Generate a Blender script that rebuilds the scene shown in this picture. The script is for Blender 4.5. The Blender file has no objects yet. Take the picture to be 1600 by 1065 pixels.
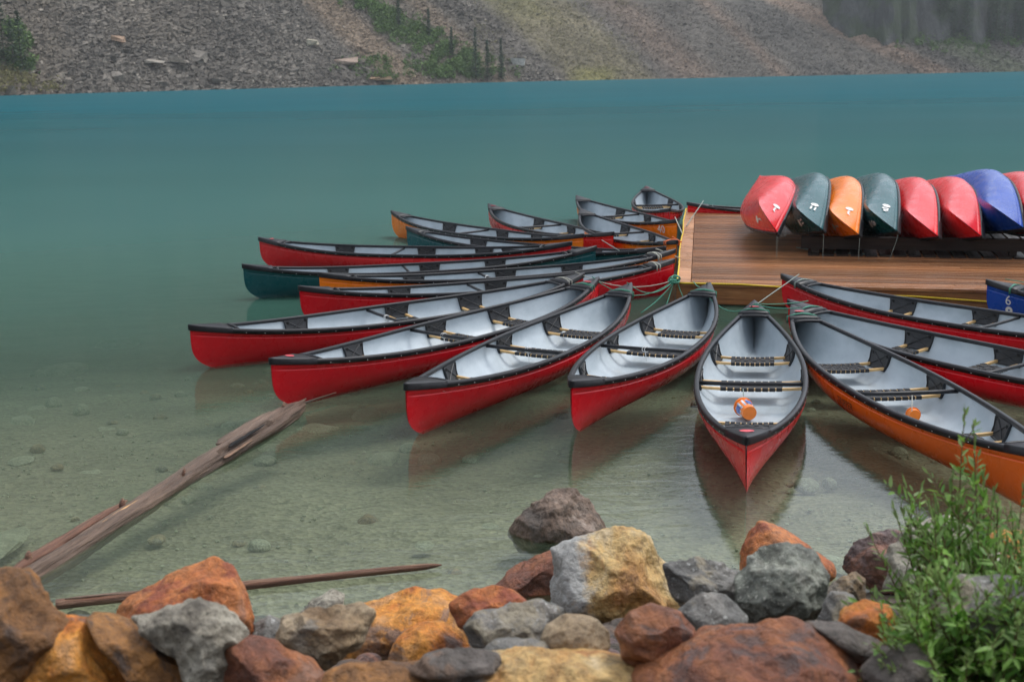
import bpy, math, random
import numpy as np
from mathutils import Matrix, Vector, noise as mn

rad = math.radians
# ------------------------------------------------------------------ camera
F, HOR, ROLL, H = 1950.0, 112.0, rad(1.0), 2.95
TH = math.atan((532.5 - HOR) / F)


def ray(x, y):
    u, v = x - 800.0, y - 532.5
    c, s = math.cos(ROLL), math.sin(ROLL)
    u, v = u * c - v * s, u * s + v * c
    return np.array([u, F * math.cos(TH) - v * math.sin(TH), -F * math.sin(TH) - v * math.cos(TH)])


def P(x, y, z):
    d = ray(x, y)
    return np.array([0, 0, H]) + d * (z - H) / d[2]


def PY(x, y, Y):
    d = ray(x, y)
    return np.array([0, 0, H]) + d * (Y / d[1])


def proj(p):
    X, Y, Z = p[..., 0], p[..., 1], p[..., 2] - H
    dep = Y * math.cos(TH) - Z * math.sin(TH)
    up = Y * math.sin(TH) + Z * math.cos(TH)
    u, v = F * X / dep, -F * up / dep
    c, s = math.cos(ROLL), math.sin(ROLL)
    return 800 + u * c + v * s, 532.5 - u * s + v * c


scene = bpy.context.scene
C = scene.collection
cam = bpy.data.cameras.new('camera')
cam_o = bpy.data.objects.new('camera', cam)
C.objects.link(cam_o)
fwd = Vector(ray(800, 532.5)).normalized()
right = Vector(ray(801, 532.5) - ray(800, 532.5)).normalized()
up = Vector(ray(800, 531.5) - ray(800, 532.5)).normalized()
cam_o.matrix_world = Matrix(((right.x, up.x, -fwd.x, 0), (right.y, up.y, -fwd.y, 0), (right.z, up.z, -fwd.z, H), (0, 0, 0, 1)))
cam.sensor_width = 36
cam.lens = F / 1600 * 36
cam.clip_start, cam.clip_end = 0.05, 4000
cam.dof.use_dof = True
cam.dof.focus_distance = 11.5
cam.dof.aperture_fstop = 3.2
scene.camera = cam_o

# ------------------------------------------------------------------ sky, sun, exposure
SUN_EL, SUN_AZ = 62, 60          # azimuth clockwise from +Y (the look direction)
world = bpy.data.worlds.new("World")
scene.world = world
world.use_nodes = True
nt = world.node_tree
nt.nodes.clear()
sky = nt.nodes.new('ShaderNodeTexSky')
sky.sky_type = 'NISHITA'
sky.sun_disc = False
sky.sun_elevation = rad(SUN_EL)
sky.sun_rotation = rad(SUN_AZ)
hs = nt.nodes.new('ShaderNodeHueSaturation')
hs.inputs['Saturation'].default_value = 0.30
bg = nt.nodes.new('ShaderNodeBackground')
bg.inputs['Strength'].default_value = 0.115
wo = nt.nodes.new('ShaderNodeOutputWorld')
nt.links.new(sky.outputs[0], hs.inputs['Color'])
nt.links.new(hs.outputs[0], bg.inputs['Color'])
nt.links.new(bg.outputs[0], wo.inputs['Surface'])
sun = bpy.data.lights.new('sun', 'SUN')
sun.energy = 1.0
sun.angle = rad(25)
sun.color = (1.0, 0.97, 0.93)
sun_o = bpy.data.objects.new('sun', sun)
C.objects.link(sun_o)
sd = Vector((math.sin(rad(SUN_AZ)) * math.cos(rad(SUN_EL)), math.cos(rad(SUN_AZ)) * math.cos(rad(SUN_EL)), math.sin(rad(SUN_EL))))
sun_o.rotation_euler = sd.to_track_quat('Z', 'Y').to_euler()
scene.view_settings.view_transform = 'Standard'
scene.view_settings.look = 'None'
scene.view_settings.exposure = 1.28
scene.view_settings.gamma = 1.0
scene.view_settings.use_curve_mapping = False
scene.cycles.use_denoising = True
scene.cycles.max_bounces = 6
scene.cycles.transparent_max_bounces = 12
scene.cycles.caustics_reflective = False
scene.cycles.caustics_refractive = False


# ------------------------------------------------------------------ helpers
class MB:
    def __init__(self):
        self.v, self.f, self.m = [], [], []

    def add(self, verts, faces, mi=0):
        n = len(self.v)
        self.v.extend([tuple(map(float, p)) for p in verts])
        self.f.extend([tuple(i + n for i in f) for f in faces])
        self.m.extend([mi] * len(faces))

    def box(self, c, s, R=None, mi=0):
        vs = []
        for dx in (-.5, .5):
            for dy in (-.5, .5):
                for dz in (-.5, .5):
                    p = Vector((dx * s[0], dy * s[1], dz * s[2]))
                    if R is not None:
                        p = R @ p
                    vs.append(Vector(c) + p)
        self.add(vs, [(0, 1, 3, 2), (4, 6, 7, 5), (0, 4, 5, 1), (2, 3, 7, 6), (0, 2, 6, 4), (1, 5, 7, 3)], mi)

    def tube(self, pts, r, n=8, mi=0, cap=True):
        pts = [Vector(p) for p in pts]
        k = len(pts)
        rr = r if hasattr(r, '__len__') else [r] * k
        rings = []
        prev = None
        for i, p in enumerate(pts):
            d = (pts[min(i + 1, k - 1)] - pts[max(i - 1, 0)]).normalized()
            a = Vector((0, 0, 1)) if abs(d.z) < .9 else Vector((1, 0, 0))
            if prev is not None:
                a = prev
            s = d.cross(a).normalized()
            t = s.cross(d).normalized()
            prev = t
            rings.append([p + (s * math.cos(q) + t * math.sin(q)) * rr[i] for q in [2 * math.pi * j / n for j in range(n)]])
        vs = [q for rg in rings for q in rg]
        fs = [(i * n + j, i * n + (j + 1) % n, (i + 1) * n + (j + 1) % n, (i + 1) * n + j) for i in range(k - 1) for j in range(n)]
        if cap:
            fs.append(tuple(reversed(range(n))))
            fs.append(tuple((k - 1) * n + j for j in range(n)))
        self.add(vs, fs, mi)

    def mesh(self, name, mats, smooth=False):
        me = bpy.data.meshes.new(name)
        me.from_pydata(self.v, [], self.f)
        for m in (mats if isinstance(mats, (list, tuple)) else [mats]):
            me.materials.append(m)
        if any(self.m):
            me.polygons.foreach_set('material_index', self.m)
        if smooth:
            me.polygons.foreach_set('use_smooth', [True] * len(me.polygons))
        me.update()
        return me

    def build(self, name, mats, parent=None, smooth=False):
        return link(name, self.mesh(name, mats, smooth), parent)


def link(name, me, parent=None):
    o = bpy.data.objects.new(name, me)
    C.objects.link(o)
    if parent is not None:
        o.parent = parent
    return o


def np_mesh(name, verts, tris, mat, smooth=False, quads=False):
    me = bpy.data.meshes.new(name)
    k = 4 if quads else 3
    verts = np.asarray(verts, np.float32)
    tris = np.asarray(tris, np.int32)
    me.vertices.add(len(verts))
    me.vertices.foreach_set('co', verts.ravel())
    me.loops.add(tris.size)
    me.loops.foreach_set('vertex_index', tris.ravel())
    me.polygons.add(len(tris))
    me.polygons.foreach_set('loop_start', np.arange(0, tris.size, k, dtype=np.int32))
    me.polygons.foreach_set('use_smooth', np.full(len(tris), smooth))
    me.update(calc_edges=True)
    me.validate()
    me.materials.append(mat)
    return me


def tag(o, label=None, cat=None, group=None, kind=None):
    if label: o['label'] = label
    if cat: o['category'] = cat
    if group: o['group'] = group
    if kind: o['kind'] = kind
    return o


def thing(name, label, cat, loc=(0, 0, 0), group=None):
    o = bpy.data.objects.new(name, None)
    o.empty_display_size = .1
    C.objects.link(o)
    o.location = loc
    return tag(o, label, cat, group)


KIDS = {}


def dup_tree(o, parent=None):
    c = o.copy()
    C.objects.link(c)
    if parent is not None:
        c.parent = parent
    for ch in KIDS.get(o.name, []):
        dup_tree(ch, c)
    return c


def index_kids(o):
    KIDS[o.name] = list(o.children)
    for ch in o.children:
        index_kids(ch)


def fbm(p, oct=4, sc=1.0):
    a, s, q = 0.0, 1.0, Vector(p) * sc
    for _ in range(oct):
        a += s * mn.noise(q)
        q = q * 2.03
        s *= .5
    return a


# ------------------------------------------------------------------ materials
def new_mat(name):
    m = bpy.data.materials.new(name)
    m.use_nodes = True
    t = m.node_tree
    b = t.nodes['Principled BSDF']
    return m, t, b


def N(t, typ, **kw):
    n = t.nodes.new(typ)
    for k, v in kw.items():
        if k in n.inputs:
            n.inputs[k].default_value = v
        else:
            setattr(n, k, v)
    return n


def ramp(t, stops, src=None, interp='LINEAR'):
    r = t.nodes.new('ShaderNodeValToRGB')
    e = r.color_ramp
    e.interpolation = interp
    while len(e.elements) < len(stops):
        e.elements.new(.5)
    for i, (p, c) in enumerate(stops):
        e.elements[i].position = p
        e.elements[i].color = (*c, 1) if len(c) == 3 else c
    if src is not None:
        t.links.new(src, r.inputs[0])
    return r


def mixc(t, a, b, fac, mode='MIX'):
    m = t.nodes.new('ShaderNodeMix')
    m.data_type = 'RGBA'
    m.blend_type = mode
    for sock, val in ((m.inputs[6], a), (m.inputs[7], b)):
        if isinstance(val, tuple):
            sock.default_value = (*val, 1) if len(val) == 3 else val
        else:
            t.links.new(val, sock)
    if isinstance(fac, (int, float)):
        m.inputs[0].default_value = fac
    else:
        t.links.new(fac, m.inputs[0])
    return m.outputs[2]


def coords(t, kind='Object', scale=(1, 1, 1)):
    tc = t.nodes.new('ShaderNodeTexCoord')
    mp = t.nodes.new('ShaderNodeMapping')
    mp.inputs['Scale'].default_value = scale
    t.links.new(tc.outputs[kind], mp.inputs[0])
    return mp.outputs[0]


def coords_r(t, scale=(1, 1, 1)):
    """object coordinates shifted by a random amount per object"""
    oi = t.nodes.new('ShaderNodeObjectInfo')
    ml = N(t, 'ShaderNodeMath', operation='MULTIPLY')
    ml.inputs[1].default_value = 71
    t.links.new(oi.outputs['Random'], ml.inputs[0])
    cmb = t.nodes.new('ShaderNodeCombineXYZ')
    for i in range(3):
        t.links.new(ml.outputs[0], cmb.inputs[i])
    tc = t.nodes.new('ShaderNodeTexCoord')
    ad = N(t, 'ShaderNodeVectorMath', operation='ADD')
    t.links.new(tc.outputs['Object'], ad.inputs[0])
    t.links.new(cmb.outputs[0], ad.inputs[1])
    mp = t.nodes.new('ShaderNodeMapping')
    mp.inputs['Scale'].default_value = scale
    t.links.new(ad.outputs[0], mp.inputs[0])
    return mp.outputs[0]


def noise_n(t, vec, scale, detail=4, rough=.55, dist=0):
    n = N(t, 'ShaderNodeTexNoise', Scale=scale, Detail=detail, Roughness=rough, Distortion=dist)
    t.links.new(vec, n.inputs['Vector'])
    return n.outputs['Fac']


def bump(t, b, h, strength=.3, dist=.02):
    bp = N(t, 'ShaderNodeBump', Strength=strength, Distance=dist)
    t.links.new(h, bp.inputs['Height'])
    t.links.new(bp.outputs[0], b.inputs['Normal'])
    return bp


def plain(name, col, rough=.5, var=.15, scale=20, metal=0):
    m, t, b = new_mat(name)
    v = coords(t)
    n = noise_n(t, v, scale, 5)
    c = ramp(t, [(.3, tuple(x * (1 - var) for x in col)), (.7, tuple(min(1, x * (1 + var)) for x in col))], n)
    t.links.new(c.outputs[0], b.inputs['Base Color'])
    b.inputs['Roughness'].default_value = rough
    b.inputs['Metallic'].default_value = metal
    bump(t, b, n, .15, .005)
    return m


# hull paint: colour from the object's own colour, scuffs low on the hull
def hull_material():
    m, t, b = new_mat('hull_paint')
    oi = t.nodes.new('ShaderNodeObjectInfo')
    v = coords(t)
    sep = t.nodes.new('ShaderNodeSeparateXYZ')
    t.links.new(v, sep.inputs[0])
    vs = coords_r(t, scale=(1.2, 1.2, 14))
    streak = noise_n(t, vs, 3.0, 6, .7)
    fine = noise_n(t, coords_r(t, scale=(2, 2, 60)), 9, 4, .6)
    low = N(t, 'ShaderNodeMapRange')
    low.inputs['From Min'].default_value = .17
    low.inputs['From Max'].default_value = .0
    t.links.new(sep.outputs[2], low.inputs['Value'])
    st = ramp(t, [(.45, (0, 0, 0)), (.72, (1, 1, 1))], streak)
    mul = N(t, 'ShaderNodeMath', operation='MULTIPLY')
    t.links.new(low.outputs[0], mul.inputs[0])
    t.links.new(st.outputs[0], mul.inputs[1])
    mul2 = N(t, 'ShaderNodeMath', operation='MULTIPLY')
    t.links.new(mul.outputs[0], mul2.inputs[0])
    mul2.inputs[1].default_value = .36
    pale = mixc(t, oi.outputs['Color'], (.55, .42, .40), .55)
    c1 = mixc(t, oi.outputs['Color'], pale, mul2.outputs[0])
    blot = ramp(t, [(.35, (.86, .86, .86)), (.65, (1, 1, 1))], noise_n(t, coords_r(t), 2.2, 5))
    c2 = mixc(t, c1, blot.outputs[0], 1.0, 'MULTIPLY')
    scr = ramp(t, [(.68, (0, 0, 0)), (.76, (.22, .22, .22))], fine)
    c3 = mixc(t, c2, (.6, .5, .48), scr.outputs[0])
    t.links.new(c3, b.inputs['Base Color'])
    rr = ramp(t, [(.3, (.2, .2, .2)), (.7, (.38, .38, .38))], noise_n(t, v, 6, 4))
    t.links.new(rr.outputs[0], b.inputs['Roughness'])
    b.inputs['Specular IOR Level'].default_value = .45
    bump(t, b, noise_n(t, v, 5, 3), .10, .02)
    return m


M_HULL = hull_material()


def liner_material():
    m, t, b = new_mat('liner_grey')
    v = coords(t)
    sep = t.nodes.new('ShaderNodeSeparateXYZ')
    t.links.new(v, sep.inputs[0])
    n = noise_n(t, coords_r(t, scale=(1, 1.5, 1.5)), 2.5, 6, .6)
    c = ramp(t, [(.3, (.34, .40, .44)), (.6, (.47, .53, .57))], n)
    # dirt lying in the bottom of the boat
    low = N(t, 'ShaderNodeMapRange')
    low.inputs['From Min'].default_value = .035
    low.inputs['From Max'].default_value = .0
    t.links.new(sep.outputs[2], low.inputs['Value'])
    dn = ramp(t, [(.45, (0, 0, 0)), (.72, (.75, .75, .75))], noise_n(t, coords_r(t), 5, 8, .75))
    mu = N(t, 'ShaderNodeMath', operation='MULTIPLY')
    t.links.new(low.outputs[0], mu.inputs[0])
    t.links.new(dn.outputs[0], mu.inputs[1])
    c2 = mixc(t, c.outputs[0], (.30, .27, .22), mu.outputs[0])
    t.links.new(c2, b.inputs['Base Color'])
    b.inputs['Roughness'].default_value = .32
    bump(t, b, noise_n(t, v, 4, 3), .12, .02)
    sc_ = ramp(t, [(.64, (1, 1, 1)), (.70, (.78, .76, .74))], noise_n(t, coords_r(t, scale=(1.5, 9, 9)), 6, 7, .7, .8))
    t.links.new(mixc(t, c2, sc_.outputs[0], 1.0, 'MULTIPLY'), b.inputs['Base Color'])
    return m


M_LINER = liner_material()
M_VINYL = plain('gunwale_vinyl', (.011, .012, .015), .40, .25, 14)
M_VINYL.node_tree.nodes['Principled BSDF'].inputs['Specular IOR Level'].default_value = .35
M_PLASTIC = plain('hanger_plastic', (.022, .023, .026), .5, .2, 30)
M_HOLE_SHADE = plain('hole_shade', (.003, .003, .003), .9, .1, 30)  # near-black paints the shade inside bracket holes and the log's split
M_ASH = plain('seat_ash', (.62, .40, .17), .4, .2, 12)
M_WEB = plain('seat_webbing', (.022, .022, .024), .75, .3, 60)
M_RIVET = plain('rivet', (.75, .76, .78), .3, .05, 30)
M_WHITE = plain('white_paint', (.78, .78, .76), .45, .05, 30)
M_FAINT = plain('faint_lettering', (.55, .12, .10), .45, .1, 30)
M_DARKLET = plain('dark_lettering', (.07, .016, .008), .5, .1, 30)
M_STICKER = plain('deck_sticker', (.62, .06, .08), .35, .3, 60)
M_GREENROPE = plain('green_rope', (.06, .25, .17), .7, .3, 80)
M_YELLOWROPE = plain('yellow_rope', (.72, .50, .03), .6, .25, 80)
M_WHITEROPE = plain('pale_rope', (.42, .42, .36), .7, .25, 80)
M_GREYROPE = plain('grey_rope', (.22, .27, .24), .7, .25, 80)
M_ORANGEROPE = plain('orange_rope', (.75, .18, .06), .7, .25, 80)


def wood_material(name, c0, c1, c2, along='X', rough=.35):
    m, t, b = new_mat(name)
    oi = t.nodes.new('ShaderNodeObjectInfo')
    sc = {'X': (.6, 9, 9), 'Y': (9, .6, 9)}[along]
    tc = t.nodes.new('ShaderNodeTexCoord')
    add = N(t, 'ShaderNodeVectorMath', operation='ADD')
    sc3 = N(t, 'ShaderNodeVectorMath', operation='SCALE')
    cmb = t.nodes.new('ShaderNodeCombineXYZ')
    for i in range(3):
        t.links.new(oi.outputs['Random'], cmb.inputs[i])
    t.links.new(cmb.outputs[0], sc3.inputs[0])
    sc3.inputs['Scale'].default_value = 37
    t.links.new(tc.outputs['Object'], add.inputs[0])
    t.links.new(sc3.outputs[0], add.inputs[1])
    mp = t.nodes.new('ShaderNodeMapping')
    mp.inputs['Scale'].default_value = sc
    t.links.new(add.outputs[0], mp.inputs[0])
    g = noise_n(t, mp.outputs[0], 3.0, 8, .65, .4)
    r = ramp(t, [(.3, c0), (.5, c1), (.72, c2)], g)
    tone = ramp(t, [(0, (.62, .60, .58)), (1, (1.2, 1.15, 1.1))], oi.outputs['Random'])
    c = mixc(t, r.outputs[0], tone.outputs[0], 1.0, 'MULTIPLY')
    patch = ramp(t, [(.4, (.72, .70, .68)), (.62, (1, 1, 1))], noise_n(t, tc.outputs['Object'], 1.1, 5, .6))
    c = mixc(t, c, patch.outputs[0], 1.0, 'MULTIPLY')
    t.links.new(c, b.inputs['Base Color'])
    rr = ramp(t, [(.35, (rough - .12,) * 3), (.7, (rough + .25,) * 3)], noise_n(t, tc.outputs['Object'], 1.7, 4))
    t.links.new(rr.outputs[0], b.inputs['Roughness'])
    bump(t, b, g, .35, .006)
    return m


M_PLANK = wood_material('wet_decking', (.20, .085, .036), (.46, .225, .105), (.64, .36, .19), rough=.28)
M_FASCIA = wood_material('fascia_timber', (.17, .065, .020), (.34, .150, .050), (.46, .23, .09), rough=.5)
M_POST = wood_material('dark_post', (.05, .03, .02), (.09, .055, .03), (.12, .08, .05), rough=.6)


def rock_mat(name, stops, scale=2.0, speck=None, streak=(1, 1, 1), rough=.50, bstr=1.0, alt=None, rot=(.4, .7, .3), face=None):
    m, t, b = new_mat(name)
    oi = t.nodes.new('ShaderNodeObjectInfo')
    tc = t.nodes.new('ShaderNodeTexCoord')
    cmb = t.nodes.new('ShaderNodeCombineXYZ')
    ml = N(t, 'ShaderNodeMath', operation='MULTIPLY')
    ml.inputs[1].default_value = 53
    t.links.new(oi.outputs['Random'], ml.inputs[0])
    for i in range(3):
        t.links.new(ml.outputs[0], cmb.inputs[i])
    add = N(t, 'ShaderNodeVectorMath', operation='ADD')
    t.links.new(tc.outputs['Object'], add.inputs[0])
    t.links.new(cmb.outputs[0], add.inputs[1])
    mp = t.nodes.new('ShaderNodeMapping')
    mp.inputs['Scale'].default_value = streak
    mp.inputs['Rotation'].default_value = rot
    t.links.new(add.outputs[0], mp.inputs[0])
    v = mp.outputs[0]
    n1 = noise_n(t, v, scale, 7, .62, .6)
    r = ramp(t, stops, n1)
    n2 = noise_n(t, v, scale * 9, 6, .7)
    f2 = ramp(t, [(.32, (.50, .48, .46)), (.6, (1.12, 1.12, 1.12))], n2)
    c = mixc(t, r.outputs[0], f2.outputs[0], 1.0, 'MULTIPLY')
    # fine cracks
    vo = N(t, 'ShaderNodeTexVoronoi', Scale=scale * 2.2)
    vo.feature = 'DISTANCE_TO_EDGE'
    dv = N(t, 'ShaderNodeVectorMath', operation='ADD')
    nn = N(t, 'ShaderNodeTexNoise', Scale=scale * 2, Detail=5)
    t.links.new(v, nn.inputs['Vector'])
    t.links.new(v, dv.inputs[0])
    t.links.new(nn.outputs['Color'], dv.inputs[1])
    t.links.new(dv.outputs[0], vo.inputs['Vector'])
    cr = ramp(t, [(.0, (.55, .5, .48)), (.035, (1, 1, 1))], vo.outputs['Distance'])
    c = mixc(t, c, cr.outputs[0], .55, 'MULTIPLY')
    if speck:
        sp = ramp(t, [(.60, (0, 0, 0)), (.66, (1, 1, 1))], noise_n(t, v, scale * 16, 4, .7))
        c = mixc(t, c, speck, sp.outputs[0])
    if alt:      # patches of another mineral with fairly hard edges
        pa = ramp(t, [(.53, (0, 0, 0)), (.60, (.85, .85, .85))], noise_n(t, v, scale * .9, 9, .68, 1.2))
        alt2 = mixc(t, alt, f2.outputs[0], .8, 'MULTIPLY')
        c = mixc(t, c, alt2, pa.outputs[0])
    if face:     # one side carries a crust
        sx = t.nodes.new('ShaderNodeSeparateXYZ')
        t.links.new(tc.outputs['Object'], sx.inputs[0])
        ms = N(t, 'ShaderNodeMath', operation='MULTIPLY_ADD')
        t.links.new(noise_n(t, tc.outputs['Object'], 5, 8, .7), ms.inputs[0])
        ms.inputs[1].default_value = .48
        t.links.new(sx.outputs[0], ms.inputs[2])
        fr_ = ramp(t, [(0, (1, 1, 1)), (.10, (0, 0, 0))], ms.outputs[0])
        c = mixc(t, c, mixc(t, face, f2.outputs[0], .9, 'MULTIPLY'), fr_.outputs[0])
    t.links.new(c, b.inputs['Base Color'])
    rr = ramp(t, [(.3, (rough - .22,) * 3), (.7, (rough + .12,) * 3)], n2)
    t.links.new(rr.outputs[0], b.inputs['Roughness'])
    hsum = N(t, 'ShaderNodeMath', operation='MULTIPLY_ADD')
    t.links.new(n1, hsum.inputs[0])
    hsum.inputs[1].default_value = 1.6
    t.links.new(n2, hsum.inputs[2])
    bump(t, b, hsum.outputs[0], bstr, .03)
    return m


ROCK = {
    'orange': rock_mat('rock_orange', [(.30, (.18, .075, .04)), (.42, (.58, .17, .025)), (.54, (.76, .32, .05)), (.68, (.62, .34, .16)), (.78, (.36, .30, .26))], 2.6, alt=(.24, .155, .12)),
    'rust': rock_mat('rock_rust', [(.30, (.20, .06, .03)), (.45, (.46, .13, .035)), (.58, (.62, .22, .06)), (.74, (.34, .17, .11))], 2.6, alt=(.30, .07, .035)),
    'umber': rock_mat('rock_umber', [(.30, (.06, .045, .035)), (.46, (.15, .10, .07)), (.60, (.28, .20, .15)), (.72, (.50, .42, .36))], 2.8, alt=(.10, .08, .065)),
    'ochre': rock_mat('rock_ochre', [(.28, (.30, .12, .045)), (.42, (.52, .27, .08)), (.55, (.64, .44, .18)), (.70, (.60, .53, .40))], 2.4, alt=(.46, .20, .06), face=(.44, .44, .42)),
    'red': rock_mat('rock_red', [(.30, (.10, .06, .055)), (.45, (.24, .085, .045)), (.58, (.36, .13, .045)), (.74, (.26, .19, .16))], 2.6, alt=(.12, .085, .08)),
    'brown': rock_mat('rock_brown', [(.30, (.09, .045, .02)), (.48, (.24, .11, .035)), (.62, (.42, .19, .05)), (.75, (.22, .17, .13))], 2.6, alt=(.09, .065, .055)),
    'purple': rock_mat('rock_purple', [(.30, (.07, .05, .05)), (.48, (.15, .10, .095)), (.60, (.25, .15, .12)), (.75, (.25, .21, .22))], 3.0, alt=(.30, .14, .09)),
    'grey': rock_mat('rock_grey', [(.30, (.09, .09, .09)), (.48, (.20, .195, .18)), (.62, (.30, .28, .25)), (.75, (.36, .35, .33))], 3.0, (.55, .55, .52), alt=(.34, .29, .20)),
    'pale': rock_mat('rock_pale', [(.30, (.17, .15, .12)), (.44, (.42, .38, .30)), (.58, (.58, .54, .44)), (.75, (.68, .65, .58))], 4.0, (.10, .09, .07), bstr=1.0),
    'lichen': rock_mat('rock_lichen', [(.30, (.08, .085, .07)), (.45, (.18, .19, .16)), (.57, (.33, .35, .29)), (.72, (.50, .50, .44))], 3.6, (.60, .60, .52), bstr=1.0, alt=(.10, .11, .085)),
    'tan': rock_mat('rock_tan', [(.30, (.20, .12, .06)), (.48, (.36, .25, .14)), (.62, (.44, .34, .22)), (.75, (.40, .36, .30))], 3.0, alt=(.22, .20, .17)),
    'sunken': rock_mat('rock_sunken', [(.30, (.30, .28, .20)), (.5, (.46, .43, .31)), (.75, (.60, .56, .43))], 5.0),
    'dark': rock_mat('rock_dark', [(.30, (.05, .045, .04)), (.5, (.12, .10, .085)), (.75, (.21, .18, .16))], 2.6, alt=(.20, .12, .075)),
}

# ------------------------------------------------------------------ ground: bank and lake bed
KY = [-60, -22, -5, 0, 2.5, 4.0, 5.4, 6.5, 7.0, 9.0, 12.0, 16.0, 25.0, 60.0, 130, 700]
KZ = [16, 13, 2.2, 1.45, 1.25, .92, .45, .12, -.02, -.30, -.62, -1.15, -2.8, -7.0, -14, -30]


def bank_z(x, y):
    sh = .35 * np.clip((x - 1.4) / 1.2, 0, 1) + .15 * np.sin(x * 1.3) * 0.6
    return np.interp(y - sh * np.clip((14 - y) / 6, 0, 1), KY, KZ)


def soil_z(x, y):
    return bank_z(x, y) - .17 * np.clip((y - 2) / 2, 0, 1) * np.clip((9 - y) / 2, 0, 1)


def ground():
    xs = np.concatenate([np.linspace(-420, -30, 12)[:-1], np.linspace(-30, -8, 23)[:-1], np.linspace(-8, 9, 120), np.linspace(9, 30, 23)[1:], np.linspace(30, 420, 12)[1:]])
    ys = np.concatenate([np.linspace(-60, 2, 12)[:-1], np.linspace(2, 13, 110), np.linspace(13, 40, 50)[1:], np.linspace(40, 520, 30)[1:]])
    X, Y = np.meshgrid(xs, ys)
    Z = soil_z(X, Y)
    for i in range(X.shape[0]):
        for j in range(X.shape[1]):
            if abs(X[i, j]) < 30 and 1 < Y[i, j] < 40:
                Z[i, j] += .05 * fbm((X[i, j], Y[i, j], 0), 4, 1.3) + .05 * fbm((X[i, j], Y[i, j], 7), 2, .35)
    nx, ny = len(xs), len(ys)
    v = np.stack([X, Y, Z], -1).reshape(-1, 3)
    i, j = np.meshgrid(np.arange(ny - 1), np.arange(nx - 1), indexing='ij')
    a = (i * nx + j).ravel()
    q = np.stack([a, a + 1, a + nx + 1, a + nx], -1)
    m, t, b = new_mat('lake_bed_gravel')
    v3 = coords(t)
    n1 = noise_n(t, v3, .55, 5, .6)
    base = ramp(t, [(.35, (.215, .185, .13)), (.55, (.285, .250, .180)), (.75, (.335, .300, .225))], n1)
    vo = N(t, 'ShaderNodeTexVoronoi', Scale=26.0, Randomness=1.0)
    t.links.new(v3, vo.inputs['Vector'])
    peb = ramp(t, [(.0, (.55, .52, .48)), (.5, (.95, .93, .9)), (.9, (1.15, 1.12, 1.05)), (1.0, (1.6, 1.55, 1.45))], vo.outputs['Color'])
    c = mixc(t, base.outputs[0], peb.outputs[0], .8, 'MULTIPLY')
    n2 = ramp(t, [(.34, (.62, .62, .60)), (.5, (1, 1, 1))], noise_n(t, coords(t, scale=(1, 1.6, 1)), 9, 5, .65))
    c = mixc(t, c, n2.outputs[0], 1.0, 'MULTIPLY')
    sep = t.nodes.new('ShaderNodeSeparateXYZ')
    t.links.new(v3, sep.inputs[0])
    mud = N(t, 'ShaderNodeMapRange')
    mud.inputs['From Min'].default_value = 6.9
    mud.inputs['From Max'].default_value = 6.1
    t.links.new(sep.outputs[1], mud.inputs['Value'])
    c = mixc(t, c, (.045, .036, .026), mud.outputs[0])      # dark soil between the boulders
    t.links.new(c, b.inputs['Base Color'])
    b.inputs['Roughness'].default_value = .85
    bump(t, b, vo.outputs['Distance'], .6, .03)
    o = link('lake_bed', np_mesh('lake_bed', v, q, m, True, True))
    tag(o, kind='structure')


ground()


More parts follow.
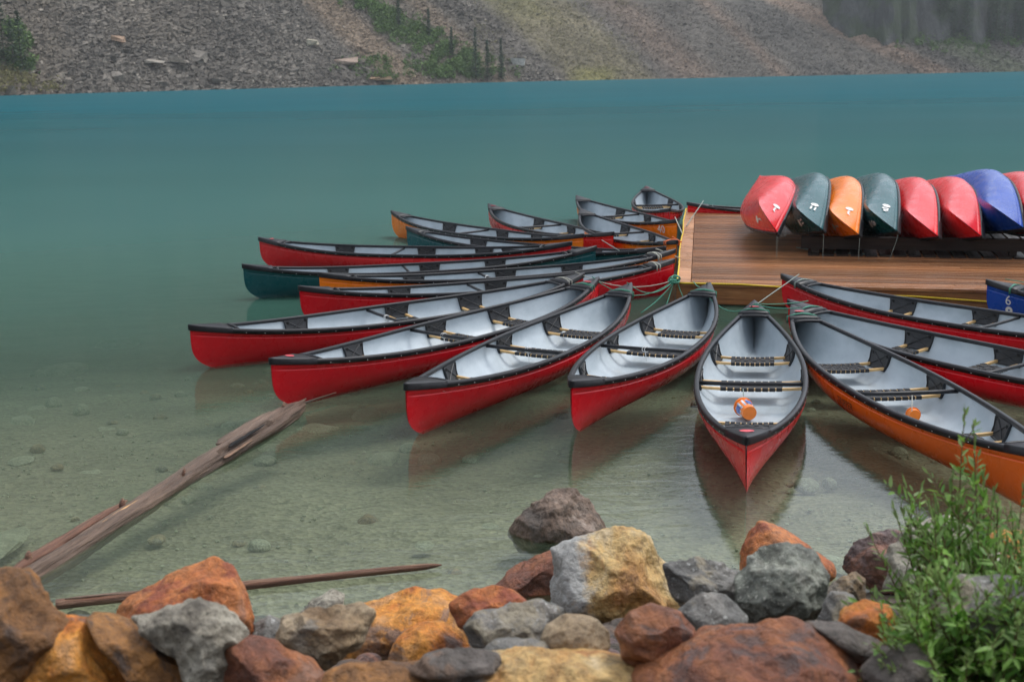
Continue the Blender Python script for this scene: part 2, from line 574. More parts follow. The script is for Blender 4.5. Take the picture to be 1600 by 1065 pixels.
# ------------------------------------------------------------------ water
def water():
    m = bpy.data.materials.new('lake_water')
    m.use_nodes = True
    t = m.node_tree
    t.nodes.clear()
    out = t.nodes.new('ShaderNodeOutputMaterial')
    v = coords(t)
    sep = t.nodes.new('ShaderNodeSeparateXYZ')
    t.links.new(v, sep.inputs[0])
    # silt in the water thickens with distance from the bank
    wob = N(t, 'ShaderNodeMath', operation='MULTIPLY_ADD')
    t.links.new(noise_n(t, coords(t, scale=(.5, 1.0, 1)), .35, 4, .6), wob.inputs[0])
    wob.inputs[1].default_value = 3.0
    t.links.new(sep.outputs[1], wob.inputs[2])
    xs = N(t, 'ShaderNodeMath', operation='MULTIPLY_ADD')     # the left side is deeper than the right
    t.links.new(sep.outputs[0], xs.inputs[0])
    xs.inputs[1].default_value = -.42
    t.links.new(wob.outputs[0], xs.inputs[2])
    mr = N(t, 'ShaderNodeMapRange')
    mr.inputs['From Min'].default_value = 6
    mr.inputs['From Max'].default_value = 34
    t.links.new(xs.outputs[0], mr.inputs['Value'])
    body = ramp(t, [(0, (.06,) * 3), (.12, (.15,) * 3), (.26, (.31,) * 3), (.42, (.56,) * 3), (.62, (.86,) * 3), (.85, (1, 1, 1))], mr.outputs[0])
    mr2 = N(t, 'ShaderNodeMapRange')
    mr2.inputs['From Min'].default_value = 6
    mr2.inputs['From Max'].default_value = 126
    t.links.new(wob.outputs[0], mr2.inputs['Value'])
    tint = ramp(t, [(0, (.120, .165, .095)), (.05, (.072, .140, .092)), (.10, (.050, .130, .100)), (.18, (.042, .120, .110)), (.45, (.026, .098, .104)), (.8, (.012, .088, .102)), (1, (.008, .095, .118))], mr2.outputs[0])
    soft = ramp(t, [(.3, (.93, .93, .93)), (.7, (1.05, 1.05, 1.05))], noise_n(t, coords(t, scale=(.5, 1, 1)), .06, 3, .5))
    tc = mixc(t, tint.outputs[0], soft.outputs[0], 1.0, 'MULTIPLY')
    dif = t.nodes.new('ShaderNodeBsdfDiffuse')
    t.links.new(tc, dif.inputs['Color'])
    tr = t.nodes.new('ShaderNodeBsdfTransparent')
    tr.inputs['Color'].default_value = (.84, .93, .86, 1)
    mx = t.nodes.new('ShaderNodeMixShader')
    t.links.new(body.outputs[0], mx.inputs[0])
    t.links.new(tr.outputs[0], mx.inputs[1])
    t.links.new(dif.outputs[0], mx.inputs[2])
    gl = t.nodes.new('ShaderNodeBsdfGlossy')
    gl.inputs['Color'].default_value = (1, 1, 1, 1)
    rr = ramp(t, [(0, (.05,) * 3), (.1, (.10,) * 3), (.5, (.15,) * 3)], mr2.outputs[0])
    t.links.new(rr.outputs[0], gl.inputs['Roughness'])
    # ripples, drawn out sideways
    n1 = noise_n(t, coords(t, scale=(1.0, 2.6, 1)), 2.2, 4, .55, .5)
    n2 = noise_n(t, coords(t, scale=(1.0, 3.2, 1)), 11, 3, .5)
    ha = N(t, 'ShaderNodeMath', operation='MULTIPLY_ADD')
    t.links.new(n2, ha.inputs[0])
    ha.inputs[1].default_value = .22
    t.links.new(n1, ha.inputs[2])
    bp = N(t, 'ShaderNodeBump', Strength=.10, Distance=.03)
    t.links.new(ha.outputs[0], bp.inputs['Height'])
    t.links.new(bp.outputs[0], gl.inputs['Normal'])
    fr = N(t, 'ShaderNodeFresnel', IOR=1.33)
    t.links.new(bp.outputs[0], fr.inputs['Normal'])
    mn_ = N(t, 'ShaderNodeMath', operation='MINIMUM')
    t.links.new(fr.outputs[0], mn_.inputs[0])
    mn_.inputs[1].default_value = .17
    mx2 = t.nodes.new('ShaderNodeMixShader')
    t.links.new(mn_.outputs[0], mx2.inputs[0])
    t.links.new(mx.outputs[0], mx2.inputs[1])
    t.links.new(gl.outputs[0], mx2.inputs[2])
    t.links.new(mx2.outputs[0], out.inputs['Surface'])
    b = MB()
    b.add([(-900, 3, 0), (900, 3, 0), (900, 900, 0), (-900, 900, 0)], [(0, 1, 2, 3)])
    tag(b.build('water', m), kind='structure')


water()

# ------------------------------------------------------------------ far shore: talus slope
SHX = [-2600, -1200, 0, 400, 800, 1200, 1600, 2800, 4200]
SHD = [140, 190, 250, 305, 372, 405, 436, 470, 480]


def shore_point(ax):
    """ax: bearing given as a column of the photograph; returns the shoreline point"""
    D = np.interp(ax, SHX, SHD)
    return np.stack([D * (ax - 800) / F, D], -1)


def top_h(ax):
    return np.interp(ax, [-2600, 0, 800, 1050, 1280, 2000, 4200], [420, 460, 420, 300, 120, 60, 60])


def hill_point(ax, h):
    """point on the slope at bearing ax and height h"""
    s = shore_point(ax)
    run = np.where(h > 0, h / .62, h / .25)
    k = (s[..., 1] + run) / s[..., 1]
    return np.stack([s[..., 0] * k, s[..., 1] * k, h], -1)


def zone_colour(ax, ay, rng):
    """albedo of scree, soil and low growth over the slope"""
    q = ax - 1.08 * ay
    n = len(ax)
    grey = np.array([.125, .112, .096]); dgrey = np.array([.082, .076, .068]); tan = np.array([.225, .170, .120])
    red = np.array([.185, .135, .102]); olive = np.array([.165, .150, .078]); brown = np.array([.16, .135, .105])
    yel = np.array([.22, .21, .06])
    col = np.tile(grey, (n, 1))

    def blend(w, c):
        w = np.clip(w, 0, 1)[:, None]
        col[:] = col * (1 - w) + c * w

    def band(x, a, b, s=18):
        return np.clip((x - a) / s, 0, 1) * np.clip((b - x) / s, 0, 1)
    blend(band(ax, -3000, 130, 60) * .6, brown)
    blend(band(ax, 130, 360, 80) * .30 * (ay < 70), brown)
    blend(band(q, 455, 545, 26) * .9, tan)
    blend(band(q, 545, 690, 30) * .7, brown)
    blend(band(q, 625, 672, 16) * .7, tan)
    blend(band(q, 680, 742, 18) * .9, grey)
    blend(band(q, 742, 905, 30) * .75, olive * .8 + tan * .25)
    blend(band(ax, 880, 975, 30) * np.clip((ay - 100) / 12, 0, 1) * .7, yel)
    blend(band(q, 740, 860, 40) * np.clip((45 - ay) / 30, 0, 1) * .45, yel * .8)
    blend(band(q, 905, 1010, 40) * .8, red)
    blend(band(q, 1010, 1085, 30) * .8, grey * .9)
    blend(band(q, 1075, 1120, 20) * .8, red)
    blend(band(q, 1120, 1215, 24) * .9, dgrey * 1.2)
    q2 = ax - 2.15 * ay
    blend(band(q2, 1180, 1262, 24) * .95, red * 1.12)
    blend(band(q2, 1262, 5000, 24) * .95, dgrey * 1.25)
    blend(band(q2, 1290, 1400, 30) * .5, np.array([.11, .14, .07]))
    blend(np.clip((ax - 1640) / 60, 0, 1), dgrey)
    col[:] *= (1 + .18 * rng.standard_normal((n, 1)))
    return np.clip(col, .01, .8)


def vcol_mat(name, rough=.9, bstr=.8, bsc=1.2):
    m, t, b = new_mat(name)
    at = t.nodes.new('ShaderNodeAttribute')
    at.attribute_name = 'tone'
    v = coords(t)
    f = ramp(t, [(.30, (.52, .52, .52)), (.5, (.98, .97, .95)), (.72, (1.42, 1.40, 1.36))], noise_n(t, v, bsc, 8, .72))
    f2 = ramp(t, [(.3, (.7, .7, .7)), (.7, (1.25, 1.25, 1.25))], noise_n(t, v, .06, 4, .6))
    c = mixc(t, at.outputs['Color'], f.outputs[0], 1.0, 'MULTIPLY')
    c = mixc(t, c, f2.outputs[0], 1.0, 'MULTIPLY')
    t.links.new(c, b.inputs['Base Color'])
    b.inputs['Roughness'].default_value = rough
    bump(t, b, noise_n(t, v, bsc * .8, 8, .7), bstr, .6)
    return m


def set_tone(me, cols):
    a = me.color_attributes.new('tone', 'FLOAT_COLOR', 'POINT')
    a.data.foreach_set('color', np.concatenate([cols, np.ones((len(cols), 1))], 1).astype(np.float32).ravel())


rng = np.random.default_rng(11)
M_SLOPE = vcol_mat('talus_ground', bsc=1.3)
M_SCREE = vcol_mat('scree_stone', bsc=1.5)


def hill():
    axs = np.concatenate([np.linspace(-2600, -150, 40)[:-1], np.linspace(-150, 1750, 520), np.linspace(1750, 4200, 40)[1:]])
    hs_ = np.concatenate([[-6, -2], np.linspace(-.5, 26, 90), 26 + np.linspace(0, 1, 26)[1:] ** 1.4])
    A = np.tile(axs, (len(hs_), 1))
    Hh = np.tile(hs_[:, None], (1, len(axs)))
    T = top_h(axs)[None, :]
    mask = Hh > 26
    Hh = np.where(mask, 26 + (Hh - 26) * (T - 26), Hh)
    pts = hill_point(A, Hh).reshape(-1, 3)
    for i in range(len(pts)):
        p = pts[i]
        if p[2] > -1:
            amp = min(1, (p[2] + 1) / 4)
            d = 1.1 * fbm((p[0], p[1], p[2]), 5, .07) * amp + (.5 * fbm((p[0], p[1], p[2]), 3, .5) * amp if p[2] < 30 else 6 * fbm((p[0], p[1], p[2]), 4, .012))
            pts[i, 2] += d * .8
            pts[i, 1] -= d * .5
    nx = len(axs)
    i, j = np.meshgrid(np.arange(len(hs_) - 1), np.arange(nx - 1), indexing='ij')
    a = (i * nx + j).ravel()
    q = np.stack([a, a + 1, a + nx + 1, a + nx], -1)
    me = np_mesh('hillside', pts, q, M_SLOPE, True, True)
    px, py = proj(pts)
    set_tone(me, zone_colour(px, np.clip(py, -600, 150), rng) * .85)
    tag(link('hillside', me), kind='structure')


hill()


def scree():
    n = 52000
    ax = rng.uniform(-120, 1720, n)
    h = rng.uniform(-.3, 25, n) ** 1.0
    p = hill_point(ax, h)
    px, py = proj(p)
    q = px - 1.08 * py
    size = .28 + .55 * rng.random(n) ** 4 + 1.2 * (rng.random(n) > .996) * rng.random(n)
    coarse = (px < 470) | (q > 680) & (q < 742)
    size = np.where(coarse, size * 1.35, size * .75)
    size = np.where((px > 740) & (q < 1300), size * .62, size)
    p[:, 2] += .1 + .8 * np.array([1.1 * fbm((a[0], a[1], a[2]), 5, .07) * min(1, (a[2] + 1) / 4) for a in p])
    p[:, 1] -= .3
    # angular slabs: randomly skewed boxes with one corner knocked in
    base = np.array([[x, y, z] for x in (-.5, .5) for y in (-.5, .5) for z in (-.5, .5)])
    V = base[None] + rng.uniform(-.22, .22, (n, 8, 3))
    V *= (size[:, None] * np.stack([rng.uniform(.8, 2.0, n), rng.uniform(.6, 1.2, n), rng.uniform(.35, .9, n)], -1))[:, None, :]
    ang = rng.uniform(0, 6.28, n)
    til = rng.normal(0, .4, n) - .45
    ca, sa, ct, st = np.cos(ang), np.sin(ang), np.cos(til), np.sin(til)
    x, y, z = V[..., 0], V[..., 1], V[..., 2]
    x, y = x * ca[:, None] - y * sa[:, None], x * sa[:, None] + y * ca[:, None]
    y, z = y * ct[:, None] + z * st[:, None], -y * st[:, None] + z * ct[:, None]
    V = np.stack([x, y, z], -1) + p[:, None, :]
    fq = np.array([(0, 1, 3, 2), (4, 6, 7, 5), (0, 4, 5, 1), (2, 3, 7, 6), (0, 2, 6, 4), (1, 5, 7, 3)])
    faces = (fq[None] + (np.arange(n) * 8)[:, None, None]).reshape(-1, 4)
    me = np_mesh('scree', V.reshape(-1, 3), faces, M_SCREE, False, True)
    col = zone_colour(px, py, rng)
    lum = rng.normal(1.10, .22, n)
    col = np.clip(col * np.clip(lum, .5, 2.2)[:, None], .01, .6)
    pale = rng.random(n) > .990
    col[pale] = col[pale] * .4 + np.array([.30, .27, .23]) * .9
    set_tone(me, np.repeat(col, 8, 0))
    tag(link('scree', me), kind='stuff')


scree()


# single large blocks on the slope
def block(name, px, py, w, hgt, d, label, col, seed):
    ax = px
    lo, hi = 0, 30
    for _ in range(30):
        mid = (lo + hi) / 2
        y_ = proj(hill_point(np.array(float(ax)), np.array(mid)))[1]
        if y_ > py: lo = mid
        else: hi = mid
    p = hill_point(np.array(float(ax)), np.array(lo))
    r = random.Random(seed)
    b = MB()
    vs = []
    for k, (x, y, z) in enumerate([(x, y, z) for x in (-.5, .5) for y in (-.5, .5) for z in (-.5, .5)]):
        vs.append(((x + r.uniform(-.16, .16)) * w, (y + r.uniform(-.15, .15)) * d, (z + r.uniform(-.22, .22)) * hgt + x * w * r.choice([-.12, .12, -.3])))
    b.add(vs, [(0, 1, 3, 2), (4, 6, 7, 5), (0, 4, 5, 1), (2, 3, 7, 6), (0, 2, 6, 4), (1, 5, 7, 3)])
    o = b.build(name, M_SCREE)
    a = o.data.color_attributes.new('tone', 'FLOAT_COLOR', 'POINT')
    a.data.foreach_set('color', [x for _ in range(8) for x in (*col, 1)])
    o.location = (p[0], p[1] - 1.6, p[2] + .5)
    tag(o, label, 'boulder')


block('scree_block', 1112 * .5, 99, 5.2, 1.4, 3, 'long tan slab at the foot of the sandy chute across the lake', (.33, .25, .20), 1)
block('scree_block', 608, 127, 5.2, .7, 3, 'low orange-tan slab lying at the waterline below the green chute', (.42, .27, .17), 2)
block('scree_block', 267, 101, 4.0, 1.3, 2.5, 'pale flat block on the dark scree low on the left', (.30, .27, .23), 3)
block('scree_block', 507, 70, 2.4, 1.8, 2, 'cream block upslope on the dark scree beside the sandy chute', (.42, .38, .30), 4)
block('scree_block', 214, 66, 3.0, 1.3, 2, 'rust-tinted block in the middle of the dark scree', (.34, .23, .16), 5)
block('scree_block', 818, 100, 4.2, 1.2, 2, 'pale slab near the end of the grey rock streak', (.42, .41, .39), 6)
block('scree_block', 300, 98, 3.2, 1.0, 2, 'tilted tan slab just right of the pale flat block on the scree', (.28, .24, .20), 7)


# growth on the slope -------------------------------------------------
def leaf_mat(name, c0, c1, scale=3, rough=.6, trans=.2):
    m, t, b = new_mat(name)
    v = coords(t)
    geo = t.nodes.new('ShaderNodeNewGeometry')
    r = ramp(t, [(0, c0), (1, c1)], geo.outputs['Random Per Island'])
    n = ramp(t, [(.3, (.75, .75, .75)), (.7, (1.25, 1.25, 1.25))], noise_n(t, v, scale, 3))
    c = mixc(t, r.outputs[0], n.outputs[0], 1.0, 'MULTIPLY')
    t.links.new(c, b.inputs['Base Color'])
    b.inputs['Roughness'].default_value = rough
    if trans:
        out = [x for x in t.nodes if x.type == 'OUTPUT_MATERIAL'][0]
        tl = t.nodes.new('ShaderNodeBsdfTranslucent')
        t.links.new(c, tl.inputs['Color'])
        mx = t.nodes.new('ShaderNodeMixShader')
        mx.inputs[0].default_value = trans
        t.links.new(b.outputs[0], mx.inputs[1])
        t.links.new(tl.outputs[0], mx.inputs[2])
        t.links.new(mx.outputs[0], out.inputs['Surface'])
    return m


M_CONIFER = leaf_mat('conifer_needles', (.022, .045, .022), (.050, .085, .040), .5, .8, 0)
M_SHRUB = leaf_mat('slope_shrub_leaves', (.050, .10, .026), (.12, .20, .045), .3, .8, .1)
M_YSHRUB = leaf_mat('shore_shrub_leaves', (.12, .12, .045), (.26, .23, .10), .3, .8, .1)
M_BARK = plain('bark', (.07, .05, .04), .85, .3, 2)


def tri_cloud(pts, size, rg, stretch=(1, 1, 1)):
    n = len(pts)
    tri = rg.normal(0, 1, (n, 3, 3)) * np.asarray(stretch) * np.asarray(size).reshape(-1, 1, 1)
    V = (pts[:, None, :] + tri).reshape(-1, 3)
    return V, np.arange(3 * n).reshape(-1, 3)


def slope_h(px, py):
    lo, hi = -2, 40
    for _ in range(30):
        mid = (lo + hi) / 2
        if proj(hill_point(np.array(float(px)), np.array(mid)))[1] > py: lo = mid
        else: hi = mid
    return lo


def conifer(px, py, hgt, label, seed, wid=.17, group='conifers on the far slope'):
    rg = np.random.default_rng(seed)
    p = hill_point(np.array(float(px)), np.array(slope_h(px, py)))
    root = thing('conifer', label, 'tree', (p[0], p[1] - .5, p[2] - .3), group)
    b = MB()
    b.tube([(0, 0, 0), (0, 0, hgt * .5), (0, 0, hgt * .98)], [.16, .10, .02], 6)
    b.build('trunk', M_BARK, root)
    n = int(420 + 60 * hgt)
    z = hgt * (.08 + .92 * rg.random(n) ** 1.25)
    tier = .75 + .35 * np.sin(z * 2 * math.pi / .95 + rg.uniform(0, 1, n) * .8)
    rmax = hgt * wid * (1 - z / hgt) ** .8 * tier * (1 + .25 * np.sin(3 * rg.random()) )
    r = rmax * rg.random(n) ** .5
    a = rg.uniform(0, 6.28, n)
    pts = np.stack([r * np.cos(a), r * np.sin(a), z - r * .35], -1)
    V, T = tri_cloud(pts, .16 + .10 * rg.random(n), rg, (1, 1, .55))
    link('crown', np_mesh('crown', V, T, M_CONIFER), root)


cs = [(6, 108, 13, 'conifer cut by the left edge of the frame across the lake'), (22, 106, 11.0, 'second conifer from the left in the clump across the lake'), (36, 100, 12.5, 'tallest pointed conifer in the left clump across the lake'),
      (50, 110, 9, 'short broad conifer inside the left clump across the lake'), (62, 108, 10.5, 'rightmost conifer of the left clump across the lake'), (-12, 104, 13, None),
      (752, 123, 14.5, 'slender tall conifer at the foot of the green chute'), (770, 125, 11.5, 'conifer right of the slender one at the shore of the green chute'), (791, 125, 12, 'last conifer at the right end of the green chute'),
      (637, 45, 9, 'lone spire conifer high on the left side of the green chute'), (682, 62, 9, 'thin conifer standing in the middle of the green chute'), (716, 88, 8.5, 'small conifer lower in the green chute')]
for k, (a, b_, hh, lb) in enumerate(cs):
    if lb:
        conifer(a, b_, hh * (1 if k > 5 else 1.15), lb, 100 + k, .13 if k > 5 else .26)
rc = random.Random(5)
ORD = 'first second third fourth fifth sixth seventh eighth ninth tenth eleventh twelfth thirteenth fourteenth fifteenth sixteenth seventeenth eighteenth nineteenth twentieth twenty-first twenty-second twenty-third twenty-fourth twenty-fifth twenty-sixth'.split()
for k in range(26):
    a = 1455 + k * 7.5 + rc.uniform(-4, 4)
    conifer(a, 48 + rc.uniform(-10, 14) + k * .4, rc.uniform(14, 22), '%s dark conifer from the left in the band above the right-hand grey scree' % ORD[k], 200 + k, .15, 'dark conifers along the foot of the cliff')


def shrub_mass(name, fn, n, size, mat, seed):
    rg = np.random.default_rng(seed)
    pts = []
    while len(pts) < n:
        px, py = fn(rg)
        cl = mn.noise(Vector((px * .045, py * .06, seed)))
        if cl < rg.normal(-.05, .12):
            continue
        pts.append((px, py, rg.random()))
    pts = np.array(pts)
    hv = np.array([slope_h(a, b) for a, b in pts[:, :2]]) if n < 1500 else None
    P3 = hill_point(pts[:, 0], hv)
    reps = 26
    P3 = np.repeat(P3, reps, 0)
    rr = np.repeat(.5 + 1.0 * pts[:, 2], reps)
    d = rg.normal(0, .45, (len(P3), 3)) * rr[:, None]
    P3 = P3 + d
    P3[:, 2] = P3[:, 2] + .6 * rr
    P3[:, 1] -= .6
    V, T = tri_cloud(P3, size * (.7 + .6 * rg.random(len(P3))), rg)
    tag(link(name, np_mesh(name, V, T, mat)), kind='stuff')


def green_band(rg):
    y = rg.uniform(-5, 124)
    c = np.interp(y, [0, 30, 60, 90, 120], [572, 625, 668, 715, 740])
    w = np.interp(y, [0, 60, 120], [16, 38, 55])
    return c + rg.normal(0, w * .6), y


shrub_mass('hillside_shrubs', green_band, 1200, .25, M_SHRUB, 3)
shrub_mass('hillside_shrubs', lambda rg: (rg.normal(608, 26), rg.uniform(92, 126)), 110, .22, M_SHRUB, 4)
shrub_mass('hillside_shrubs', lambda rg: (rg.uniform(-90, 78), rg.uniform(40, 112)), 620, .28, M_SHRUB, 5)
shrub_mass('hillside_shrubs', lambda rg: (lambda y: (rg.uniform(-90, 20 + max(0, y - 100) * 2.4), y))(rg.uniform(105, 146)), 240, .16, M_YSHRUB, 6)
shrub_mass('hillside_shrubs', lambda rg: (rg.uniform(1390, 1660), rg.normal(62, 9)), 330, .24, M_SHRUB, 7)
shrub_mass('hillside_shrubs', lambda rg: (rg.uniform(740, 1000), rg.uniform(0, 118)), 330, .10, M_YSHRUB, 8)


def cliff():
    axs = np.linspace(1295, 2100, 120)
    zs = np.linspace(0, 1, 44)
    pts = []
    for j, z in enumerate(zs):
        for a in axs:
            base = np.array(hill_point(np.array(a), np.array(11.0 + 2 * mn.noise(Vector((a * .02, 0, 0))))))
            zz = z * 42
            d = 5.5 * fbm((a * .03, zz * .025, 3), 5, 1.0) + 2.2 * fbm((a * .12, zz * .03, 9), 3, 1)
            edge = max(0, (1355 - a) / 60) ** 1.2 * 9
            pts.append((base[0], base[1] - 1.0 + zz * .22 + d + edge * (1 + z), base[2] - 1 + zz - edge * .3))
    nx = len(axs)
    i, j = np.meshgrid(np.arange(len(zs) - 1), np.arange(nx - 1), indexing='ij')
    a = (i * nx + j).ravel()
    q = np.stack([a, a + 1, a + nx + 1, a + nx], -1)
    m, t, b = new_mat('cliff_rock')
    v = coords(t, scale=(1, 1, .28))
    r = ramp(t, [(.3, (.03, .032, .032)), (.5, (.07, .072, .070)), (.66, (.11, .11, .105)), (.74, (.30, .29, .27))], noise_n(t, v, .35, 8, .7, .5))
    g = ramp(t, [(.48, (0, 0, 0)), (.60, (.8, .8, .8))], noise_n(t, coords(t), .12, 5, .6))
    t.links.new(mixc(t, r.outputs[0], (.055, .075, .035), g.outputs[0]), b.inputs['Base Color'])
    b.inputs['Roughness'].default_value = .8
    bump(t, b, noise_n(t, v, .5, 8, .7), 1.0, 1.5)
    tag(link('cliff', np_mesh('cliff', np.array(pts), q, m, True, True)), kind='structure')


cliff()

# ------------------------------------------------------------------ rain haze over the lake
hz = bpy.data.materials.new('haze')
hz.use_nodes = True
hz.node_tree.nodes.clear()
pv = hz.node_tree.nodes.new('ShaderNodeVolumePrincipled')
pv.inputs['Color'].default_value = (.86, .92, .97, 1)
pv.inputs['Density'].default_value = .00024
pv.inputs['Anisotropy'].default_value = .2
ho = hz.node_tree.nodes.new('ShaderNodeOutputMaterial')
hz.node_tree.links.new(pv.outputs[0], ho.inputs['Volume'])
b = MB()
b.box((0, 900, 230), (8000, 2400, 560))
tag(b.build('haze', hz), kind='stuff')

# ------------------------------------------------------------------ canoes
L, B = 5.15, .475
SETB = .26


def zs_(s): return .295 + .155 * abs(s) ** 2.7
def zk_(s): return -.055 + .03 * abs(s) ** 6
def bw_(s): return max(.006, B * (1 - abs(s) ** 2.15))


def yfrac(w, s):
    w = min(1, max(0, w))
    c = (1 - (1 - w) ** 2.8) ** .45
    e = w ** .66
    k = abs(s) ** 1.4
    return (c * (1 - k) + e * k) * (1 + .05 * math.sin(math.pi * w) * (1 - abs(s) ** 4))


def hull_pt(s, w, off=0.0):
    z = zk_(s) + (zs_(s) - zk_(s)) * w
    x = s * (L / 2 - SETB * (1 - w) ** 5)
    y = bw_(s) * yfrac(w, s)
    return x, max(0.0, y + off), z


def hull_y(x, z):
    s = x / (L / 2)
    for _ in range(12):
        w = (z - zk_(s)) / (zs_(s) - zk_(s))
        w = min(1, max(0, w))
        s = max(-1, min(1, x / (L / 2 - SETB * (1 - w) ** 5)))
    return bw_(s) * yfrac(w, s)


SS = [math.sin(math.pi / 2 * (i / 32)) for i in range(-32, 33)]


def hull_mesh():
    b = MB()
    ws = [(i / 15) ** 1.8 * .80 for i in range(16)] + [.805, .815, .835, .845, .9, 1.0]
    gro = {17: -.009, 18: -.009}
    for side in (1, -1):
        vs, fs = [], []
        for s in SS:
            for k, w in enumerate(ws):
                x, y, z = hull_pt(s, w, gro.get(k, 0) * min(1, (1 - abs(s)) * 20))
                vs.append((x, side * y, z))
        n = len(ws)
        for i in range(len(SS) - 1):
            for k in range(n - 1):
                q = (i * n + k, (i + 1) * n + k, (i + 1) * n + k + 1, i * n + k + 1)
                fs.append(q if side < 0 else q[::-1])
        b.add(vs, fs)
    return b.mesh('hull', M_HULL, True)


def liner_mesh():
    b = MB()
    ws = [(i / 15) ** 1.5 for i in range(16)]
    for side in (1, -1):
        vs, fs = [], []
        for s in SS:
            s2 = s * .985
            for w in ws:
                x, y, z = hull_pt(s2, w, -.013)
                z = max(z + .012, .014)
                if w == 1: z = zs_(s2)
                vs.append((x, side * y, z))
        n = len(ws)
        for i in range(len(SS) - 1):
            for k in range(n - 1):
                q = (i * n + k, (i + 1) * n + k, (i + 1) * n + k + 1, i * n + k + 1)
                fs.append(q[::-1] if side < 0 else q)
        b.add(vs, fs)
    return b.mesh('liner', M_LINER, True)


def gunwale_mesh(side):
    b = MB()
    prof = [(.014, -.034), (.017, -.004), (.012, .012), (.002, .017), (-.018, .017), (-.028, .011), (-.030, -.016), (-.022, -.020)]
    vs, fs = [], []
    n = len(prof)
    S2 = SS
    for i, s in enumerate(S2):
        x, y, z = s * L / 2, bw_(s), zs_(s)
        s0, s1 = S2[max(0, i - 1)], S2[min(len(S2) - 1, i + 1)]
        t = Vector((s1 - s0) and ((s1 - s0) * L / 2, bw_(s1) - bw_(s0)))
        t = t.normalized()
        nrm = Vector((-t.y, t.x))
        for (o, dz) in prof:
            vs.append((x + nrm.x * o * (1 if abs(s) < 1 else .3), side * max(y + nrm.y * o, .001 if y > .0 else 0), z + dz))
    for i in range(len(S2) - 1):
        for k in range(n):
            q = (i * n + k, i * n + (k + 1) % n, (i + 1) * n + (k + 1) % n, (i + 1) * n + k)
            fs.append(q if side < 0 else q[::-1])
    b.add(vs, fs)
    return b.mesh('gunwale', M_VINYL, True)


def deck_mesh(end):
    """end plate with side skirts, closed by a raised grab handle"""
    b = MB()
    xs = [L / 2 - .40, L / 2 - .33, L / 2 - .25, L / 2 - .16, L / 2 - .08, L / 2 - .02, L / 2 + .018]
    rows = []
    for k, x in enumerate(xs):
        s = min(1, x / (L / 2))
        w = bw_(s) + .021 if k < 6 else .012
        z = zs_(s) + .020
        sk = .055 if k > 0 else .05
        row = [(x, -w, z - .020 - sk * .55), (x, -w - .001, z), (x, -w * .93, z + .007), (x, 0, z + .014), (x, w * .93, z + .007), (x, w + .001, z), (x, w, z - .020 - sk * .55)]
        rows.append([(end * p[0], p[1], p[2]) for p in row])
    vs = [p for r in rows for p in r]
    n = 7
    fs = []
    for i in range(len(xs) - 1):
        for k in range(n - 1):
            q = (i * n + k, i * n + k + 1, (i + 1) * n + k + 1, (i + 1) * n + k)
            fs.append(q if end < 0 else q[::-1])
    q = tuple((len(xs) - 1) * n + k for k in range(n))
    fs.append(q if end < 0 else q[::-1])
    # inner lip
    r0 = rows[0]
    m0 = len(vs)
    vs += [(p[0], p[1] * .93, p[2] - .035) for p in r0[1:6]]
    for k in range(4):
        q = (k + 1, k + 2, m0 + k + 1, m0 + k)
        fs.append(q if end > 0 else q[::-1])
    b.add(vs, fs)
    return b.mesh('deck', M_VINYL, True)


def handle_mesh(end):
    b = MB()
    x = L / 2 - .47
    s = x / (L / 2)
    w = bw_(s) - .01
    pts = [(end * x, w * q, zs_(s) + .004 + .012 * (1 - q * q)) for q in (-1, -.6, -.2, .2, .6, 1)]
    b.tube(pts, .017, 8)
    return b.mesh('carry_handle', M_VINYL, True)


def yin(x, z): return hull_y(x, z) - .018


SEAT_Z = .160


def rail_mesh(x, z=SEAT_Z):
    b = MB()
    w = yin(x, z) + .002
    n = 12
    pts = [(0, -w + 2 * w * i / n, -.018 * (1 - ((2 * i / n) - 1) ** 2)) for i in range(n + 1)]
    prof = [(-.016, -.011), (.016, -.011), (.016, .011), (-.016, .011)]
    vs = [(p[0] + q[0], p[1], p[2] + q[1]) for p in pts for q in prof]
    fs = [(i * 4 + k, i * 4 + (k + 1) % 4, (i + 1) * 4 + (k + 1) % 4, (i + 1) * 4 + k) for i in range(n) for k in range(4)] + [(3, 2, 1, 0), tuple(n * 4 + k for k in range(4))]
    b.add(vs, fs)
    return b.mesh('rail', M_ASH, False)


def webbing_mesh(x, dx, z=SEAT_Z):
    b = MB()
    w = yin(x, z)
    half = w * .60
    sag = lambda y: -.018 * (1 - (y / w) ** 2)
    k = 9
    sw = 2 * half / k
    for i in range(k):
        y = -half + sw * (i + .5)
        zz = sag(y)
        # strap wrapped round both rails
        b.box((0, y, zz - .004 - .006), (2 * dx - .02, sw * .99, .006))
        b.box((0, y, zz + .006), (2 * dx - .02, sw * .86, .006))
        for s in (-1, 1):
            b.box((s * dx, y, zz), (.040, sw * .80, .030))
    for j in range(3):
        xx = (j - 1) * dx * .6
        pts = [(xx, -half * .99 + 2 * half * .99 * i / 10, 0) for i in range(11)]
        for i in range(10):
            y = (pts[i][1] + pts[i + 1][1]) / 2
            b.box((xx, y, sag(y) + (.011 if (i + j) % 2 else .002)), (dx * .42, 2 * half / 10 * .98, .005))
    return b.mesh('webbing', M_WEB, False)


